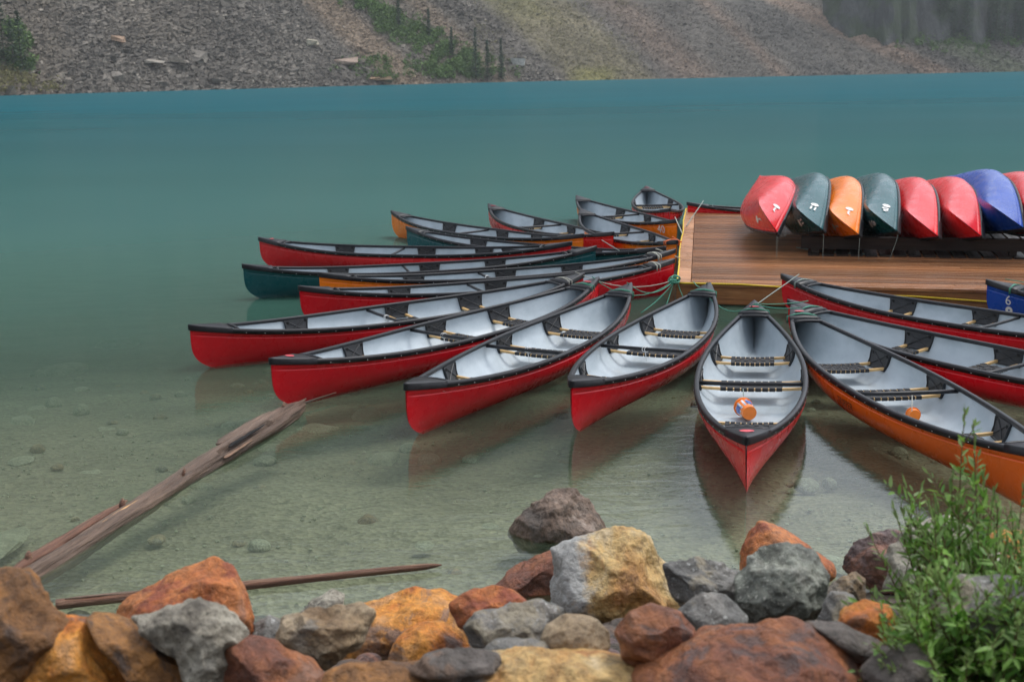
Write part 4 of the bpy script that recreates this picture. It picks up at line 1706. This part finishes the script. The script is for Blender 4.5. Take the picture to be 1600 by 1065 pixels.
# ------------------------------------------------------------------ boulders
def ico(sub):
    t = (1 + 5 ** .5) / 2
    v = [(-1, t, 0), (1, t, 0), (-1, -t, 0), (1, -t, 0), (0, -1, t), (0, 1, t), (0, -1, -t), (0, 1, -t), (t, 0, -1), (t, 0, 1), (-t, 0, -1), (-t, 0, 1)]
    v = [Vector(p).normalized() for p in v]
    f = [(0, 11, 5), (0, 5, 1), (0, 1, 7), (0, 7, 10), (0, 10, 11), (1, 5, 9), (5, 11, 4), (11, 10, 2), (10, 7, 6), (7, 1, 8), (3, 9, 4), (3, 4, 2), (3, 2, 6), (3, 6, 8), (3, 8, 9), (4, 9, 5), (2, 4, 11), (6, 2, 10), (8, 6, 7), (9, 8, 1)]
    for _ in range(sub):
        cache, nf = {}, []

        def mid(a, b):
            k = (min(a, b), max(a, b))
            if k not in cache:
                v.append(((v[a] + v[b]) / 2).normalized())
                cache[k] = len(v) - 1
            return cache[k]
        for a, b, c in f:
            ab, bc, ca = mid(a, b), mid(b, c), mid(c, a)
            nf += [(a, ab, ca), (b, bc, ab), (c, ca, bc), (ab, bc, ca)]
        f = nf
    return np.array([tuple(p) for p in v]), np.array(f)


ICO5 = ico(5)
ICO4 = ico(4)
ICO2 = ico(2)
CR, CU = np.array(right), np.array(up)


def blob(V, seed, facets=9, rough=.05, cut=(.74, .95)):
    rg = np.random.default_rng(seed)
    W = V.copy()
    for _ in range(facets):
        n = rg.normal(0, 1, 3)
        n /= np.linalg.norm(n)
        d = rg.uniform(*cut)
        k = W @ n
        over = np.maximum(0, k - d)
        W = W - n[None] * (over * .93)[:, None]
    return W


def rock(poly, key, label, seed, depth=None, facets=16, rough=.06, thick=.85, cat='rock', group=None, Y=None, name='boulder'):
    poly = np.array(poly, float)
    pc = (poly.max(0) + poly.min(0)) / 2
    poly = pc + (poly - pc) * 1.05
    lo = poly[:, 1].max()
    cx, cy = (poly[:, 0].min() + poly[:, 0].max()) / 2, (poly[:, 1].min() + poly[:, 1].max()) / 2
    if Y is None:
        # where the ray through the rock's foot meets the bank
        d = ray(cx, min(lo, 1075))
        tt = np.linspace(2, 14, 1200) / d[1]
        pts = np.array([0, 0, H])[None] + d[None] * tt[:, None]
        hit = np.argmax(pts[:, 2] < bank_z(pts[:, 0], pts[:, 1]))
        Y = pts[hit, 1]
        wpx = (poly[:, 0].max() - poly[:, 0].min()) / F * Y
        Y = Y + .30 * wpx * thick
    c = PY(cx, cy, Y)
    dep = Y * math.cos(TH) - (c[2] - H) * math.sin(TH)
    k = dep / F
    cr_, sr_ = math.cos(ROLL), math.sin(ROLL)
    q = (poly - [cx, cy]) * k
    qx, qy = q[:, 0], -q[:, 1]
    ang_ = np.arctan2(qy, qx)
    rd = np.hypot(qx, qy)
    o_ = np.argsort(ang_)
    ang_, rd = ang_[o_], rd[o_]
    # straight segments between the corners, then rounded a little
    pa = np.concatenate([ang_ - 2 * math.pi, ang_, ang_ + 2 * math.pi])
    pr = np.tile(rd, 3)
    th = np.linspace(-math.pi, math.pi, 361)
    r_lin = np.empty_like(th)
    for i, t in enumerate(th):
        j = np.searchsorted(pa, t) - 1
        a0, a1, r0, r1 = pa[j], pa[j + 1], pr[j], pr[j + 1]
        den = r0 * math.sin(t - a0) + r1 * math.sin(a1 - t)
        r_lin[i] = r0 * r1 * math.sin(a1 - a0) / den if abs(den) > 1e-6 and a1 - a0 < 3.0 else r0 + (r1 - r0) * (t - a0) / max(1e-6, a1 - a0)
    ker = np.hanning(15)
    ker /= ker.sum()
    r_s = np.convolve(np.concatenate([r_lin[:-1], r_lin[:-1], r_lin[:-1]]), ker, 'same')[360:720]
    r_s = np.append(r_s, r_s[0])
    mean = rd.mean()
    V, Fc = ICO5
    a = np.arctan2(V[:, 1], V[:, 0])
    R_ = np.interp(a, th, r_s)
    W = blob(V, seed, facets, cut=(.69, .95))
    dz = mean * thick
    X = W[:, 0] * R_
    Yy = W[:, 1] * R_
    Z = W[:, 2] * dz
    # keep the outline: facets only bite into the body, not the rim
    rim = np.clip(1 - np.abs(V[:, 2]) / .35, 0, 1)
    X = X * (1 - rim) + V[:, 0] * R_ * rim
    Yy = Yy * (1 - rim) + V[:, 1] * R_ * rim
    pts = X[:, None] * CR[None] + Yy[:, None] * CU[None] + Z[:, None] * np.array([0, -1, .15])[None]
    off = seed * 3.7
    dirs = V
    nz = np.array([1.0 * abs(mn.noise(Vector(tuple(p * 3.5 / max(mean, .1) * .5 + off)))) * 1.7 + .5 * mn.noise(Vector(tuple(p * 9 + off))) + .35 * mn.noise(Vector(tuple(p * 26 + off))) + .2 * mn.noise(Vector(tuple(p * 60 + off))) for p in pts])
    nrm = pts / np.linalg.norm(pts, axis=1)[:, None]
    pts = pts - nrm * ((nz - .25) * rough * mean)[:, None]
    me = np_mesh(name, pts, Fc, ROCK[key], True)
    o = link(name, me)
    o.location = tuple(c)
    tag(o, label, cat, group)
    return o


ROCKS = [
    ([(-90, 900), (0, 888), (30, 893), (62, 925), (100, 953), (120, 990), (70, 1060), (0, 1100), (-90, 1090)], 'brown', 'mottled brown boulder cut by the left edge, above the big orange one', 1, dict(rough=.10)),
    ([(-10, 1090), (20, 1030), (60, 985), (100, 960), (140, 968), (168, 1003), (195, 1045), (222, 1090), (110, 1130), (10, 1130)], 'orange', 'big orange boulder in the bottom left corner', 2, dict()),
    ([(128, 958), (180, 967), (240, 975), (285, 1012), (315, 1045), (335, 1090), (260, 1110), (212, 1050), (180, 1012), (160, 985)], 'brown', 'dark slanting slab with an orange edge right of the corner boulder', 3, dict(facets=12, thick=1.0)),
    ([(205, 968), (250, 955), (310, 938), (347, 955), (384, 990), (370, 1035), (335, 1085), (295, 1060), (270, 1020), (235, 990)], 'pale', 'rough whitish lichened rock in front of the rust-red boulder', 4, dict(rough=.15)),
    ([(182, 965), (200, 932), (250, 908), (300, 884), (333, 871), (362, 884), (386, 928), (397, 965), (385, 1000), (330, 1020), (250, 1010), (200, 990)], 'rust', 'rust-red boulder at the water edge over the submerged pole', 5, dict(facets=16)),
    ([(350, 1065), (356, 1012), (385, 995), (430, 1000), (470, 1022), (503, 1050), (510, 1090), (370, 1100)], 'red', 'red-brown rock with grey patches at the bottom left of the orange boulder', 6, dict()),
    ([(463, 962), (485, 940), (518, 920), (536, 930), (537, 952), (515, 975), (480, 985)], 'pale', 'small pale angular rock poking up at the water edge', 7, dict(rough=.12, thick=.7)),
    ([(428, 1000), (440, 965), (462, 955), (500, 950), (560, 943), (585, 955), (560, 1010), (510, 1040), (450, 1025)], 'tan', 'cracked tan and grey rock left of the long orange boulder', 8, dict(rough=.13)),
    ([(497, 1038), (508, 992), (540, 960), (590, 938), (640, 920), (682, 924), (722, 943), (734, 972), (725, 1005), (690, 1030), (620, 1055), (540, 1058)], 'orange', 'long bright orange boulder left of the centre of the bank', 9, dict(facets=13, Y=5.68)),
    ([(603, 1040), (622, 997), (655, 975), (692, 972), (722, 990), (735, 1015), (715, 1050), (640, 1060)], 'orange', 'smaller rounded orange rock in front of the long orange boulder', 10, dict(facets=13, Y=5.15)),
    ([(485, 1065), (540, 1040), (610, 1032), (665, 1038), (690, 1062), (640, 1100), (500, 1100)], 'brown', 'flat brown slab at the bottom edge below the orange boulder', 11, dict()),
    ([(418, 1059), (440, 1050), (475, 1060), (500, 1085), (440, 1095)], 'pale', 'white-tipped stone at the bottom edge', 12, dict()),
    ([(703, 945), (730, 925), (770, 915), (800, 923), (825, 943), (815, 975), (745, 990), (715, 975)], 'rust', 'pinkish orange rock between the long orange and grey rocks', 13, dict(facets=13)),
    ([(765, 925), (800, 890), (840, 868), (872, 858), (892, 900), (885, 950), (830, 958), (780, 945)], 'red', 'reddish streaked rock tucked behind the yellow boulder', 14, dict(facets=12, Y=6.85)),
    ([(728, 978), (745, 960), (800, 945), (850, 935), (878, 950), (880, 985), (850, 1005), (790, 1012), (745, 1020)], 'grey', 'long grey speckled rock left below the yellow boulder', 15, dict(rough=.12)),
    ([(862, 905), (867, 862), (880, 847), (920, 838), (972, 825), (1003, 835), (1032, 870), (1057, 910), (1073, 942), (1050, 960), (990, 970), (955, 976), (905, 965), (867, 948)], 'ochre', 'largest boulder, yellow and orange with a white-grey left face', 16, dict(facets=12, Y=6.3, rough=.09)),
    ([(846, 1000), (855, 975), (885, 962), (925, 964), (949, 985), (952, 1010), (940, 1030), (895, 1035), (858, 1020)], 'tan', 'rounded pale cream stone under the yellow boulder', 17, dict(facets=6)),
    ([(963, 988), (985, 955), (1020, 946), (1060, 955), (1083, 980), (1082, 1015), (1045, 1040), (1000, 1050), (972, 1025)], 'red', 'rounded dark red-brown stone right below the yellow boulder', 18, dict(facets=13)),
    ([(1040, 885), (1080, 868), (1120, 879), (1152, 890), (1178, 915), (1170, 960), (1120, 975), (1075, 960), (1052, 930)], 'grey', 'craggy grey rock behind, between the yellow and lichened boulders', 19, dict(rough=.15)),
    ([(1058, 955), (1098, 925), (1132, 930), (1166, 962), (1170, 992), (1120, 1005), (1075, 1000)], 'grey', 'smooth slate-grey rock below the craggy grey one', 20, dict(facets=16)),
    ([(1150, 920), (1163, 882), (1190, 860), (1232, 850), (1272, 862), (1289, 897), (1286, 948), (1270, 970), (1230, 980), (1180, 982), (1153, 957)], 'lichen', 'big lichen-crusted grey-green boulder', 21, dict(facets=12, rough=.13)),
    ([(1156, 895), (1164, 850), (1190, 815), (1226, 828), (1262, 853), (1302, 882), (1305, 897), (1270, 920), (1200, 930)], 'rust', 'orange-red pointed rock behind the lichened boulder', 22, dict(facets=10, Y=6.95)),
    ([(990, 1055), (1040, 1020), (1120, 985), (1200, 967), (1262, 974), (1312, 998), (1350, 1040), (1385, 1100), (1200, 1135), (1000, 1130)], 'red', 'broad red-brown slab along the bottom right of centre', 23, dict(facets=13)),
    ([(635, 1065), (700, 1040), (780, 1020), (850, 1012), (922, 1020), (992, 1030), (1035, 1070), (900, 1120), (680, 1120)], 'ochre', 'wide yellow-orange slab along the bottom edge centre', 24, dict(facets=13)),
    ([(640, 1050), (665, 1024), (720, 1012), (775, 1020), (790, 1045), (710, 1070)], 'dark', 'dark flat stone behind the bottom yellow-orange slab', 25, dict()),
    ([(755, 1015), (775, 1000), (830, 998), (860, 1005), (870, 1030), (800, 1045)], 'grey', 'low grey stone between the speckled rock and the bottom slab', 26, dict()),
    ([(1320, 885), (1330, 855), (1368, 834), (1420, 829), (1453, 850), (1465, 890), (1430, 920), (1380, 930), (1340, 910)], 'purple', 'dark jagged boulder half behind the bush at the water edge', 27, dict(rough=.14, Y=6.7)),
    ([(1380, 870), (1420, 825), (1480, 808), (1532, 828), (1565, 880), (1550, 940), (1440, 950), (1390, 920)], 'pale', 'whitish speckled boulder behind the bush', 28, dict(rough=.14)),
    ([(1525, 860), (1560, 826), (1620, 835), (1660, 890), (1610, 925), (1545, 910)], 'orange', 'orange-tan boulder behind the bush at the right edge', 29, dict()),
    ([(1288, 930), (1310, 903), (1336, 892), (1353, 905), (1350, 940), (1325, 955), (1295, 950)], 'tan', 'small tan rock between the lichened boulder and the bush', 30, dict()),
    ([(1278, 965), (1300, 925), (1333, 928), (1352, 962), (1335, 995), (1290, 992)], 'grey', 'small grey-brown rock under the tan one by the bush', 31, dict()),
    ([(1303, 990), (1320, 950), (1350, 937), (1388, 945), (1405, 982), (1375, 1020), (1320, 1015)], 'orange', 'orange rock at the foot of the bush', 32, dict()),
    ([(1345, 1045), (1378, 1010), (1432, 1008), (1468, 1050), (1445, 1100), (1360, 1100)], 'dark', 'dark grey rock at the bottom under the bush', 33, dict()),
    ([(1255, 972), (1310, 972), (1370, 998), (1410, 1032), (1365, 1048), (1305, 1015)], 'dark', 'thin dark slab wedged above the red-brown slab', 34, dict()),
    ([(1450, 930), (1500, 900), (1580, 905), (1640, 950), (1620, 1020), (1500, 1030), (1440, 990)], 'grey', 'grey boulder hidden deep behind the bush leaves', 35, dict()),
    ([(380, 985), (420, 960), (445, 975), (455, 1005), (420, 1015), (385, 1008)], 'grey', 'low grey stone between the rust-red boulder and the tan rock', 36, dict()),
]
for (poly, key, label, seed, kw) in ROCKS:
    rock(poly, key, label, seed, **kw)
# the rock standing in the water, its foot under the surface
rock([(795, 838), (812, 806), (845, 780), (868, 764), (900, 766), (922, 790), (945, 826), (940, 850), (880, 868), (815, 862)], 'umber', 'lone peaked brown rock standing in the shallow water', 50, facets=10, Y=float(P(870, 838, 0)[1]) + .12, rough=.10, thick=.8, name='water_rock')

SUNK = [((185, 541), 60, 16, 'pale flat stone under the water left of the leftmost tip'), ((160, 516), 44, 12, 'faint stone just beyond the pale flat one underwater'),
        ((310, 484), 50, 10, 'faint flat stone underwater beyond the leftmost red tip'), ((95, 585), 90, 20, 'wide brownish stone underwater far left'), ((35, 661), 52, 18, 'rounded stone underwater near the left edge'),
        ((6, 852), 56, 44, 'large pale stone underwater cut by the left edge'), ((575, 650), 42, 26, 'brown stone underwater between two red bows'), ((491, 673), 60, 14, 'flat tan stone underwater right of the driftwood tip'),
        ((600, 721), 54, 22, 'pale stone underwater below the red bow'), ((392, 663), 46, 18, 'flat stone underwater just left of the driftwood tip'), ((420, 702), 34, 14, 'small stone underwater beneath the driftwood'),
        ((140, 743), 34, 12, 'small faint stone underwater left of the driftwood'), ((35, 722), 38, 12, 'faint flat stone underwater at the left'), ((663, 853), 28, 9, 'small pale stone underwater above the pole tip'),
        ((165, 672), 26, 10, 'small greenish stone underwater left of the driftwood'), ((190, 806), 22, 8, 'tiny pale stone underwater beside the driftwood'), ((60, 640), 30, 10, 'small stone underwater above the rounded one')]
for k, ((x, y), w, h, lb) in enumerate(SUNK):
    d = ray(x, y)
    tt = np.linspace(5, 30, 3000) / d[1]
    pts = np.array([0, 0, H])[None] + d[None] * tt[:, None]
    hit = np.argmax(pts[:, 2] < bank_z(pts[:, 0], pts[:, 1]))
    p = pts[hit]
    V, Fc = ICO4
    W = blob(V, 300 + k, 14, cut=(.55, .95))
    W = W * (1 + .16 * np.array([mn.noise(Vector(tuple(q * 1.7 + k))) for q in V]))[:, None]
    sx = w * p[1] / F * .62
    sy = max(sx * .6, h * p[1] / F * 2.2)
    pts = W * np.array([sx, sy, sx * .26])
    o = link('sunken_stone', np_mesh('sunken_stone', pts, Fc, ROCK['sunken'], True))
    o.location = (p[0], p[1], min(p[2] + sx * .06, -sx * .30 - .05))
    tag(o, lb, 'stone', 'stones lying on the lake bed')


# rubble filling the gaps on the bank, pebbles on the bed
def rubble(name, n, gen, mat, seed):
    rg = np.random.default_rng(seed)
    V, Fc = ICO2
    allv, allf = [], []
    for k in range(n):
        x, y, s = gen(rg)
        W = blob(V, seed * 1000 + k, 6) * s * np.array([1, rg.uniform(.7, 1.1), rg.uniform(.45, .8)])
        a = rg.uniform(0, 6.28)
        W = np.stack([W[:, 0] * math.cos(a) - W[:, 1] * math.sin(a), W[:, 0] * math.sin(a) + W[:, 1] * math.cos(a), W[:, 2]], -1)
        allv.append(W + np.array([x, y, soil_z(x, y) + s * .15]))
        allf.append(Fc + k * len(V))
    tag(link(name, np_mesh(name, np.concatenate(allv), np.concatenate(allf), mat, False)), kind='stuff')


rubble('bank_rubble', 520, lambda r: (r.uniform(-4.2, 4.2), r.uniform(3.6, 6.7), r.uniform(.03, .10)), ROCK['dark'], 1)
rubble('bank_rubble', 300, lambda r: (r.uniform(-4.2, 4.2), r.uniform(3.6, 6.6), r.uniform(.03, .07)), ROCK['purple'], 2)
rubble('bank_grit', 1800, lambda r: (r.uniform(-4.2, 4.2), r.uniform(3.8, 6.9), r.uniform(.008, .025)), ROCK['tan'], 8)
rubble('pebbles', 2200, lambda r: (r.uniform(-6, 6), r.uniform(6.5, 13), r.uniform(.005, .018) * (1 + (r.random() > .97))), ROCK['sunken'], 3)

rubble('bed_stones', 110, lambda r: (r.uniform(-9, 5), r.uniform(7.2, 22), r.uniform(.03, .13)), ROCK['sunken'], 5)
rubble('bed_stones', 90, lambda r: (r.uniform(-9, 5), r.uniform(7.0, 18), r.uniform(.03, .09)), ROCK['tan'], 6)

# ------------------------------------------------------------------ driftwood
M_DRIFT = rock_mat('driftwood_grey', [(.28, (.06, .038, .026)), (.45, (.17, .11, .075)), (.6, (.28, .19, .135)), (.75, (.40, .31, .25))], 1.6, streak=(4, 4, .25), rot=(0, 0, 0), bstr=1.0)
M_DRIFTR = rock_mat('driftwood_red', [(.28, (.09, .04, .025)), (.45, (.24, .11, .065)), (.6, (.36, .22, .14)), (.75, (.46, .36, .27))], 2.0, streak=(4, 4, .3), rot=(0, 0, 0), bstr=1.0)
M_SPLIT = plain('split_wood', (.52, .30, .13), .6, .3, 8)


def log_mesh(a, b, radii, seed, squash=.8, n=44, m=170, amp=.16, notch=None):
    """tapering trunk along local z, grain ridges as real relief"""
    a, b = Vector(a), Vector(b)
    Ln = (b - a).length
    vs, fs = [], []
    for i in range(m + 1):
        t = i / m
        r = np.interp(t, [q[0] for q in radii], [q[1] for q in radii])
        wob = .25 * r * mn.noise(Vector((t * 3, seed, 0)))
        for j in range(n):
            q = 2 * math.pi * j / n
            k = 1 + amp * mn.noise(Vector((math.cos(q) * 1.6, math.sin(q) * 1.6, t * 5 + seed))) + amp * .8 * mn.noise(Vector((math.cos(q) * 5, math.sin(q) * 5, t * 6 + seed))) + amp * .3 * mn.noise(Vector((math.cos(q) * 9, math.sin(q) * 9, t * 40 + seed)))
            if notch and notch[0] < t < notch[1]:
                dq = abs(((q - notch[2] + math.pi) % (2 * math.pi)) - math.pi)
                jag = .12 * mn.noise(Vector((t * 60, 3, seed)))
                if dq < notch[3] + jag:
                    k *= .50
            vs.append((math.cos(q) * r * k + wob, math.sin(q) * r * k * squash, t * Ln))
    for i in range(m):
        for j in range(n):
            fs.append((i * n + j, i * n + (j + 1) % n, (i + 1) * n + (j + 1) % n, (i + 1) * n + j))
    fs.append(tuple(reversed(range(n))))
    fs.append(tuple(m * n + j for j in range(n)))
    return vs, fs


def lay(o, a, b):
    a, b = Vector(a), Vector(b)
    d = (b - a).normalized()
    x = Vector((0, 0, 1)).cross(d).normalized()
    y = d.cross(x)
    o.matrix_world = Matrix((( x.x, y.x, d.x, a.x), (x.y, y.y, d.y, a.y), (x.z, y.z, d.z, a.z), (0, 0, 0, 1)))


A0, A1 = P(35, 910, -.02), P(468, 634, .06)
root = thing('driftwood_log', 'long weathered driftwood log slanting from the left boulders to a red bow', 'log')
lay(root, A0, A1)
vs, fs = log_mesh(A0, A1, [(0, .085), (.25, .085), (.5, .085), (.72, .10), (.85, .105), (.95, .095), (1, .06)], 2.0, amp=.20, notch=(.60, .82, 2.2, .30))
b = MB(); b.add(vs, fs)
b.build('trunk', M_DRIFT, root, True)
LL = (Vector(A1) - Vector(A0)).length


def shard(parent, name, z0, z1, x, y, r, mat, seed, amp=.35):
    vs, fs = log_mesh((0, 0, 0), (0, 0, z1 - z0), [(0, r * .4), (.12, r), (.7, r * .9), (1, r * .25)], seed, .45, 12, 30, amp)
    b = MB()
    b.add([(p[0] + x, p[1] + y, p[2] + z0) for p in vs], fs)
    return b.build(name, mat, parent, True)


shard(root, 'bark_slab', .01 * LL, .33 * LL, .095, .05, .050, M_DRIFTR, 5.0)
shard(root, 'bark_slab', .66 * LL, .90 * LL, .09, .055, .045, M_DRIFT, 8.0)
shard(root, 'splinter', .84 * LL, 1.02 * LL, -.03, .05, .035, M_DRIFT, 11.0)
shard(root, 'crevice_shade', .64 * LL, .80 * LL, -.055, .068, .018, M_HOLE_SHADE, 14.0, .6)  # black strip stands in for the shade inside the split
shard(root, 'splinter', .60 * LL, .72 * LL, -.095, .03, .018, M_DRIFTR, 15.0)
shard(root, 'splinter', .20 * LL, .33 * LL, .0, .066, .010, M_SPLIT, 17.0)
for k, (t_, x_, y_, r_) in enumerate(((.30, .055, .07, .026), (.05, .09, .075, .03), (.47, -.03, .075, .016), (.93, .02, .075, .024))):
    b = MB()
    b.tube([(x_, y_ - .03, t_ * LL), (x_ * 1.15, y_ + .015, t_ * LL + .02), (x_ * 1.2, y_ + .03, t_ * LL + .03)], [r_, r_ * .7, r_ * .25], 8)
    b.build('knot', M_DRIFTR, root, True)
A0, A1 = P(88, 944, .02), P(690, 882, .03)
root = thing('driftwood_pole', 'thin straight driftwood pole behind the rust-red boulder', 'pole')
lay(root, A0, A1)
vs, fs = log_mesh(A0, A1, [(0, .034), (.4, .030), (.955, .021), (.985, .014), (1, .004)], 4.0, .9, 14, 80, .18)
b = MB(); b.add(vs, fs)
b.build('shaft', M_DRIFTR, root, True)
shard(root, 'splinter', .05, .75, .0, .030, .012, M_DRIFT, 21.0)
A0, A1 = P(466, 632, .05), P(525, 613, .06)
root = thing('driftwood_stick', 'thin pale stick under the hull by the driftwood tip', 'stick')
lay(root, A0, A1)
vs, fs = log_mesh(A0, A1, [(0, .014), (1, .006)], 6.0, .9, 8, 20, .15)
b = MB(); b.add(vs, fs)
b.build('shaft', M_DRIFT, root, True)

# ------------------------------------------------------------------ willow bush
M_LEAF = leaf_mat('willow_leaf', (.10, .25, .035), (.27, .46, .085), 8, .5, .4)
M_LEAF2 = leaf_mat('willow_leaf_tip', (.17, .28, .08), (.30, .42, .15), 8, .5, .4)
M_STEM = plain('willow_stem', (.13, .085, .04), .7, .25, 30)


def leaf_local():
    # a folded, pointed blade along +x
    v = [(0, 0, 0), (.25, .13, .03), (.62, .12, .045), (1, 0, .0), (.62, -.12, .045), (.25, -.13, .03), (.3, 0, 0), (.65, 0, .005)]
    f = [(0, 6, 1), (1, 6, 7, 2), (2, 7, 3), (0, 5, 6), (5, 4, 7, 6), (4, 3, 7)]
    return np.array(v), f


LV, LF = leaf_local()
tris = []
for q in LF:
    tris += [(q[0], q[1], q[2])] if len(q) == 3 else [(q[0], q[1], q[2]), (q[0], q[2], q[3])]
LT = np.array(tris)
leaf_me = np_mesh('leaf', LV, LT, M_LEAF, False)
leaf_me2 = np_mesh('leaf', LV, LT, M_LEAF2, False)


def bush(base, stems, label, seed, n_single, name='willow_bush'):
    rg = np.random.default_rng(seed)
    root = thing(name, label, 'bush', tuple(base))
    mats = []
    for si, (tipw_, nside) in enumerate(stems):
        tip = np.array(tipw_) - np.array(base)
        b0 = np.array([tip[0] * .25 + rg.normal(0, .05), tip[1] * .25 + rg.normal(0, .05), -.05])
        Ls = np.linalg.norm(tip - b0)
        mid = (b0 + tip) / 2 + np.array([rg.normal(0, .03), rg.normal(0, .03), .06 * Ls])
        path = [(1 - t) ** 2 * b0 + 2 * t * (1 - t) * mid + t * t * tip for t in np.linspace(0, 1, 9)]
        bm_ = MB()
        bm_.tube(path, list(np.linspace(.0060, .0014, 9)), 5, cap=False)
        twigs = [(path, .18)]
        for k in range(nside):
            t = rg.uniform(.25, .92)
            i = int(t * 8)
            p0 = path[i]
            d = (path[min(8, i + 1)] - path[max(0, i - 1)])
            d /= np.linalg.norm(d)
            sd = rg.normal(0, 1, 3)
            sd -= sd @ d * d
            sd /= np.linalg.norm(sd)
            ln = rg.uniform(.10, .24) * (1.15 - .5 * t)
            pp = [p0 + (d * .75 + sd * .65) * ln * q + np.array([0, 0, .15 * ln * q * q]) for q in np.linspace(0, 1, 5)]
            bm_.tube(pp, list(np.linspace(.003, .0012, 5)), 4, cap=False)
            twigs.append((pp, .0))
        bm_.build('stem', M_STEM, root, True)
        for (pp, start) in twigs:
            pp = np.array(pp)
            tl = np.linalg.norm(pp[-1] - pp[0])
            cnt = max(5, int(tl / .017))
            for q in np.linspace(start, 1, cnt):
                x = q * (len(pp) - 1)
                i = min(int(x), len(pp) - 2)
                p = pp[i] + (pp[i + 1] - pp[i]) * (x - i)
                d = pp[i + 1] - pp[i]
                d /= np.linalg.norm(d)
                sd = rg.normal(0, 1, 3)
                sd -= sd @ d * d
                sd /= np.linalg.norm(sd)
                op = .85 if q < .9 else .25
                dd = d * (1 - op * .45) + sd * op
                dd /= np.linalg.norm(dd)
                up_ = np.cross(np.cross(dd, np.array([0, 0, 1.0])), dd) + rg.normal(0, .35, 3)
                yv = np.cross(up_, dd)
                yv /= np.linalg.norm(yv)
                zv = np.cross(dd, yv)
                s = rg.uniform(.030, .070) * (1 - .35 * (q > .85))
                mats.append((p, dd * s, yv * s * rg.uniform(.9, 1.25), zv * s, q > .8))
    # nearest leaves singly, the rest joined
    order = sorted(range(len(mats)), key=lambda i: (mats[i][0] + np.array(base))[1] - .25 * mats[i][0][2])
    single = set(order[:n_single])
    VV, TT = [], []
    V2, T2 = [], []
    for i, (p, a, b_, c, tipf) in enumerate(mats):
        if i in single:
            o = bpy.data.objects.new('leaf', leaf_me2 if tipf else leaf_me)
            C.objects.link(o)
            o.parent = root
            o.matrix_local = Matrix(((a[0], b_[0], c[0], p[0]), (a[1], b_[1], c[1], p[1]), (a[2], b_[2], c[2], p[2]), (0, 0, 0, 1)))
        else:
            W = LV[:, :1] * a + LV[:, 1:2] * b_ + LV[:, 2:] * c + p
            (V2 if tipf else VV).append(W)
            (T2 if tipf else TT).append(LT + 8 * (len(V2 if tipf else VV) - 1))
    for vv, tt, m_ in ((VV, TT, M_LEAF), (V2, T2, M_LEAF2)):
        if vv:
            tag(link('foliage', np_mesh('foliage', np.concatenate(vv), np.concatenate(tt), m_), root), kind='stuff')


rb = random.Random(21)
stems = []
# outline of the bush: (column, row) of shoot tips, and how far away they stand
special = [(1508, 640, 4.5), (1521, 662, 4.5), (1410, 745, 4.6), (1395, 790, 4.6), (1352, 822, 4.6), (1458, 790, 4.55), (1488, 742, 4.5), (1497, 770, 4.4), (1537, 735, 4.5), (1555, 765, 4.4), (1580, 790, 4.4),
           (1600, 760, 4.4), (1378, 870, 4.5), (1345, 905, 4.4), (1325, 945, 4.4), (1420, 800, 4.6), (1440, 850, 4.5), (1470, 830, 4.6), (1530, 800, 4.6), (1630, 800, 4.5), (1565, 830, 4.6)]
for (x, y, Y) in special:
    stems.append((PY(x, y, Y), 5 if y > 700 else 4))
for k in range(22):
    x = rb.uniform(1400, 1660)
    stems.append((PY(x, rb.uniform(775, 880), rb.uniform(4.3, 4.7)), 7))
for k in range(225):
    x = rb.uniform(1370, 1680)
    top = np.interp(x, [1370, 1420, 1480, 1560, 1680], [985, 900, 860, 835, 840])
    y = rb.uniform(top, 1075)
    Y = rb.uniform(3.7, 4.6) - (y - 850) * .0012
    stems.append((PY(x, y, Y), 6))
bush(PY(1545, 1120, 4.35), stems, 'leafy green willow bush filling the bottom right corner', 9, 280)
stems = [(PY(x, y, 4.1), 3) for x, y in ((1318, 1052), (1340, 1040), (1362, 1046), (1378, 1058), (1330, 1062), (1352, 1070))]
bush(PY(1345, 1110, 4.05), stems, 'small bright green sprig on the red-brown slab at the bottom edge', 10, 15, 'leafy_sprig')
for o in scene.objects:
    if o.name.startswith('rivets') is False:
        continue
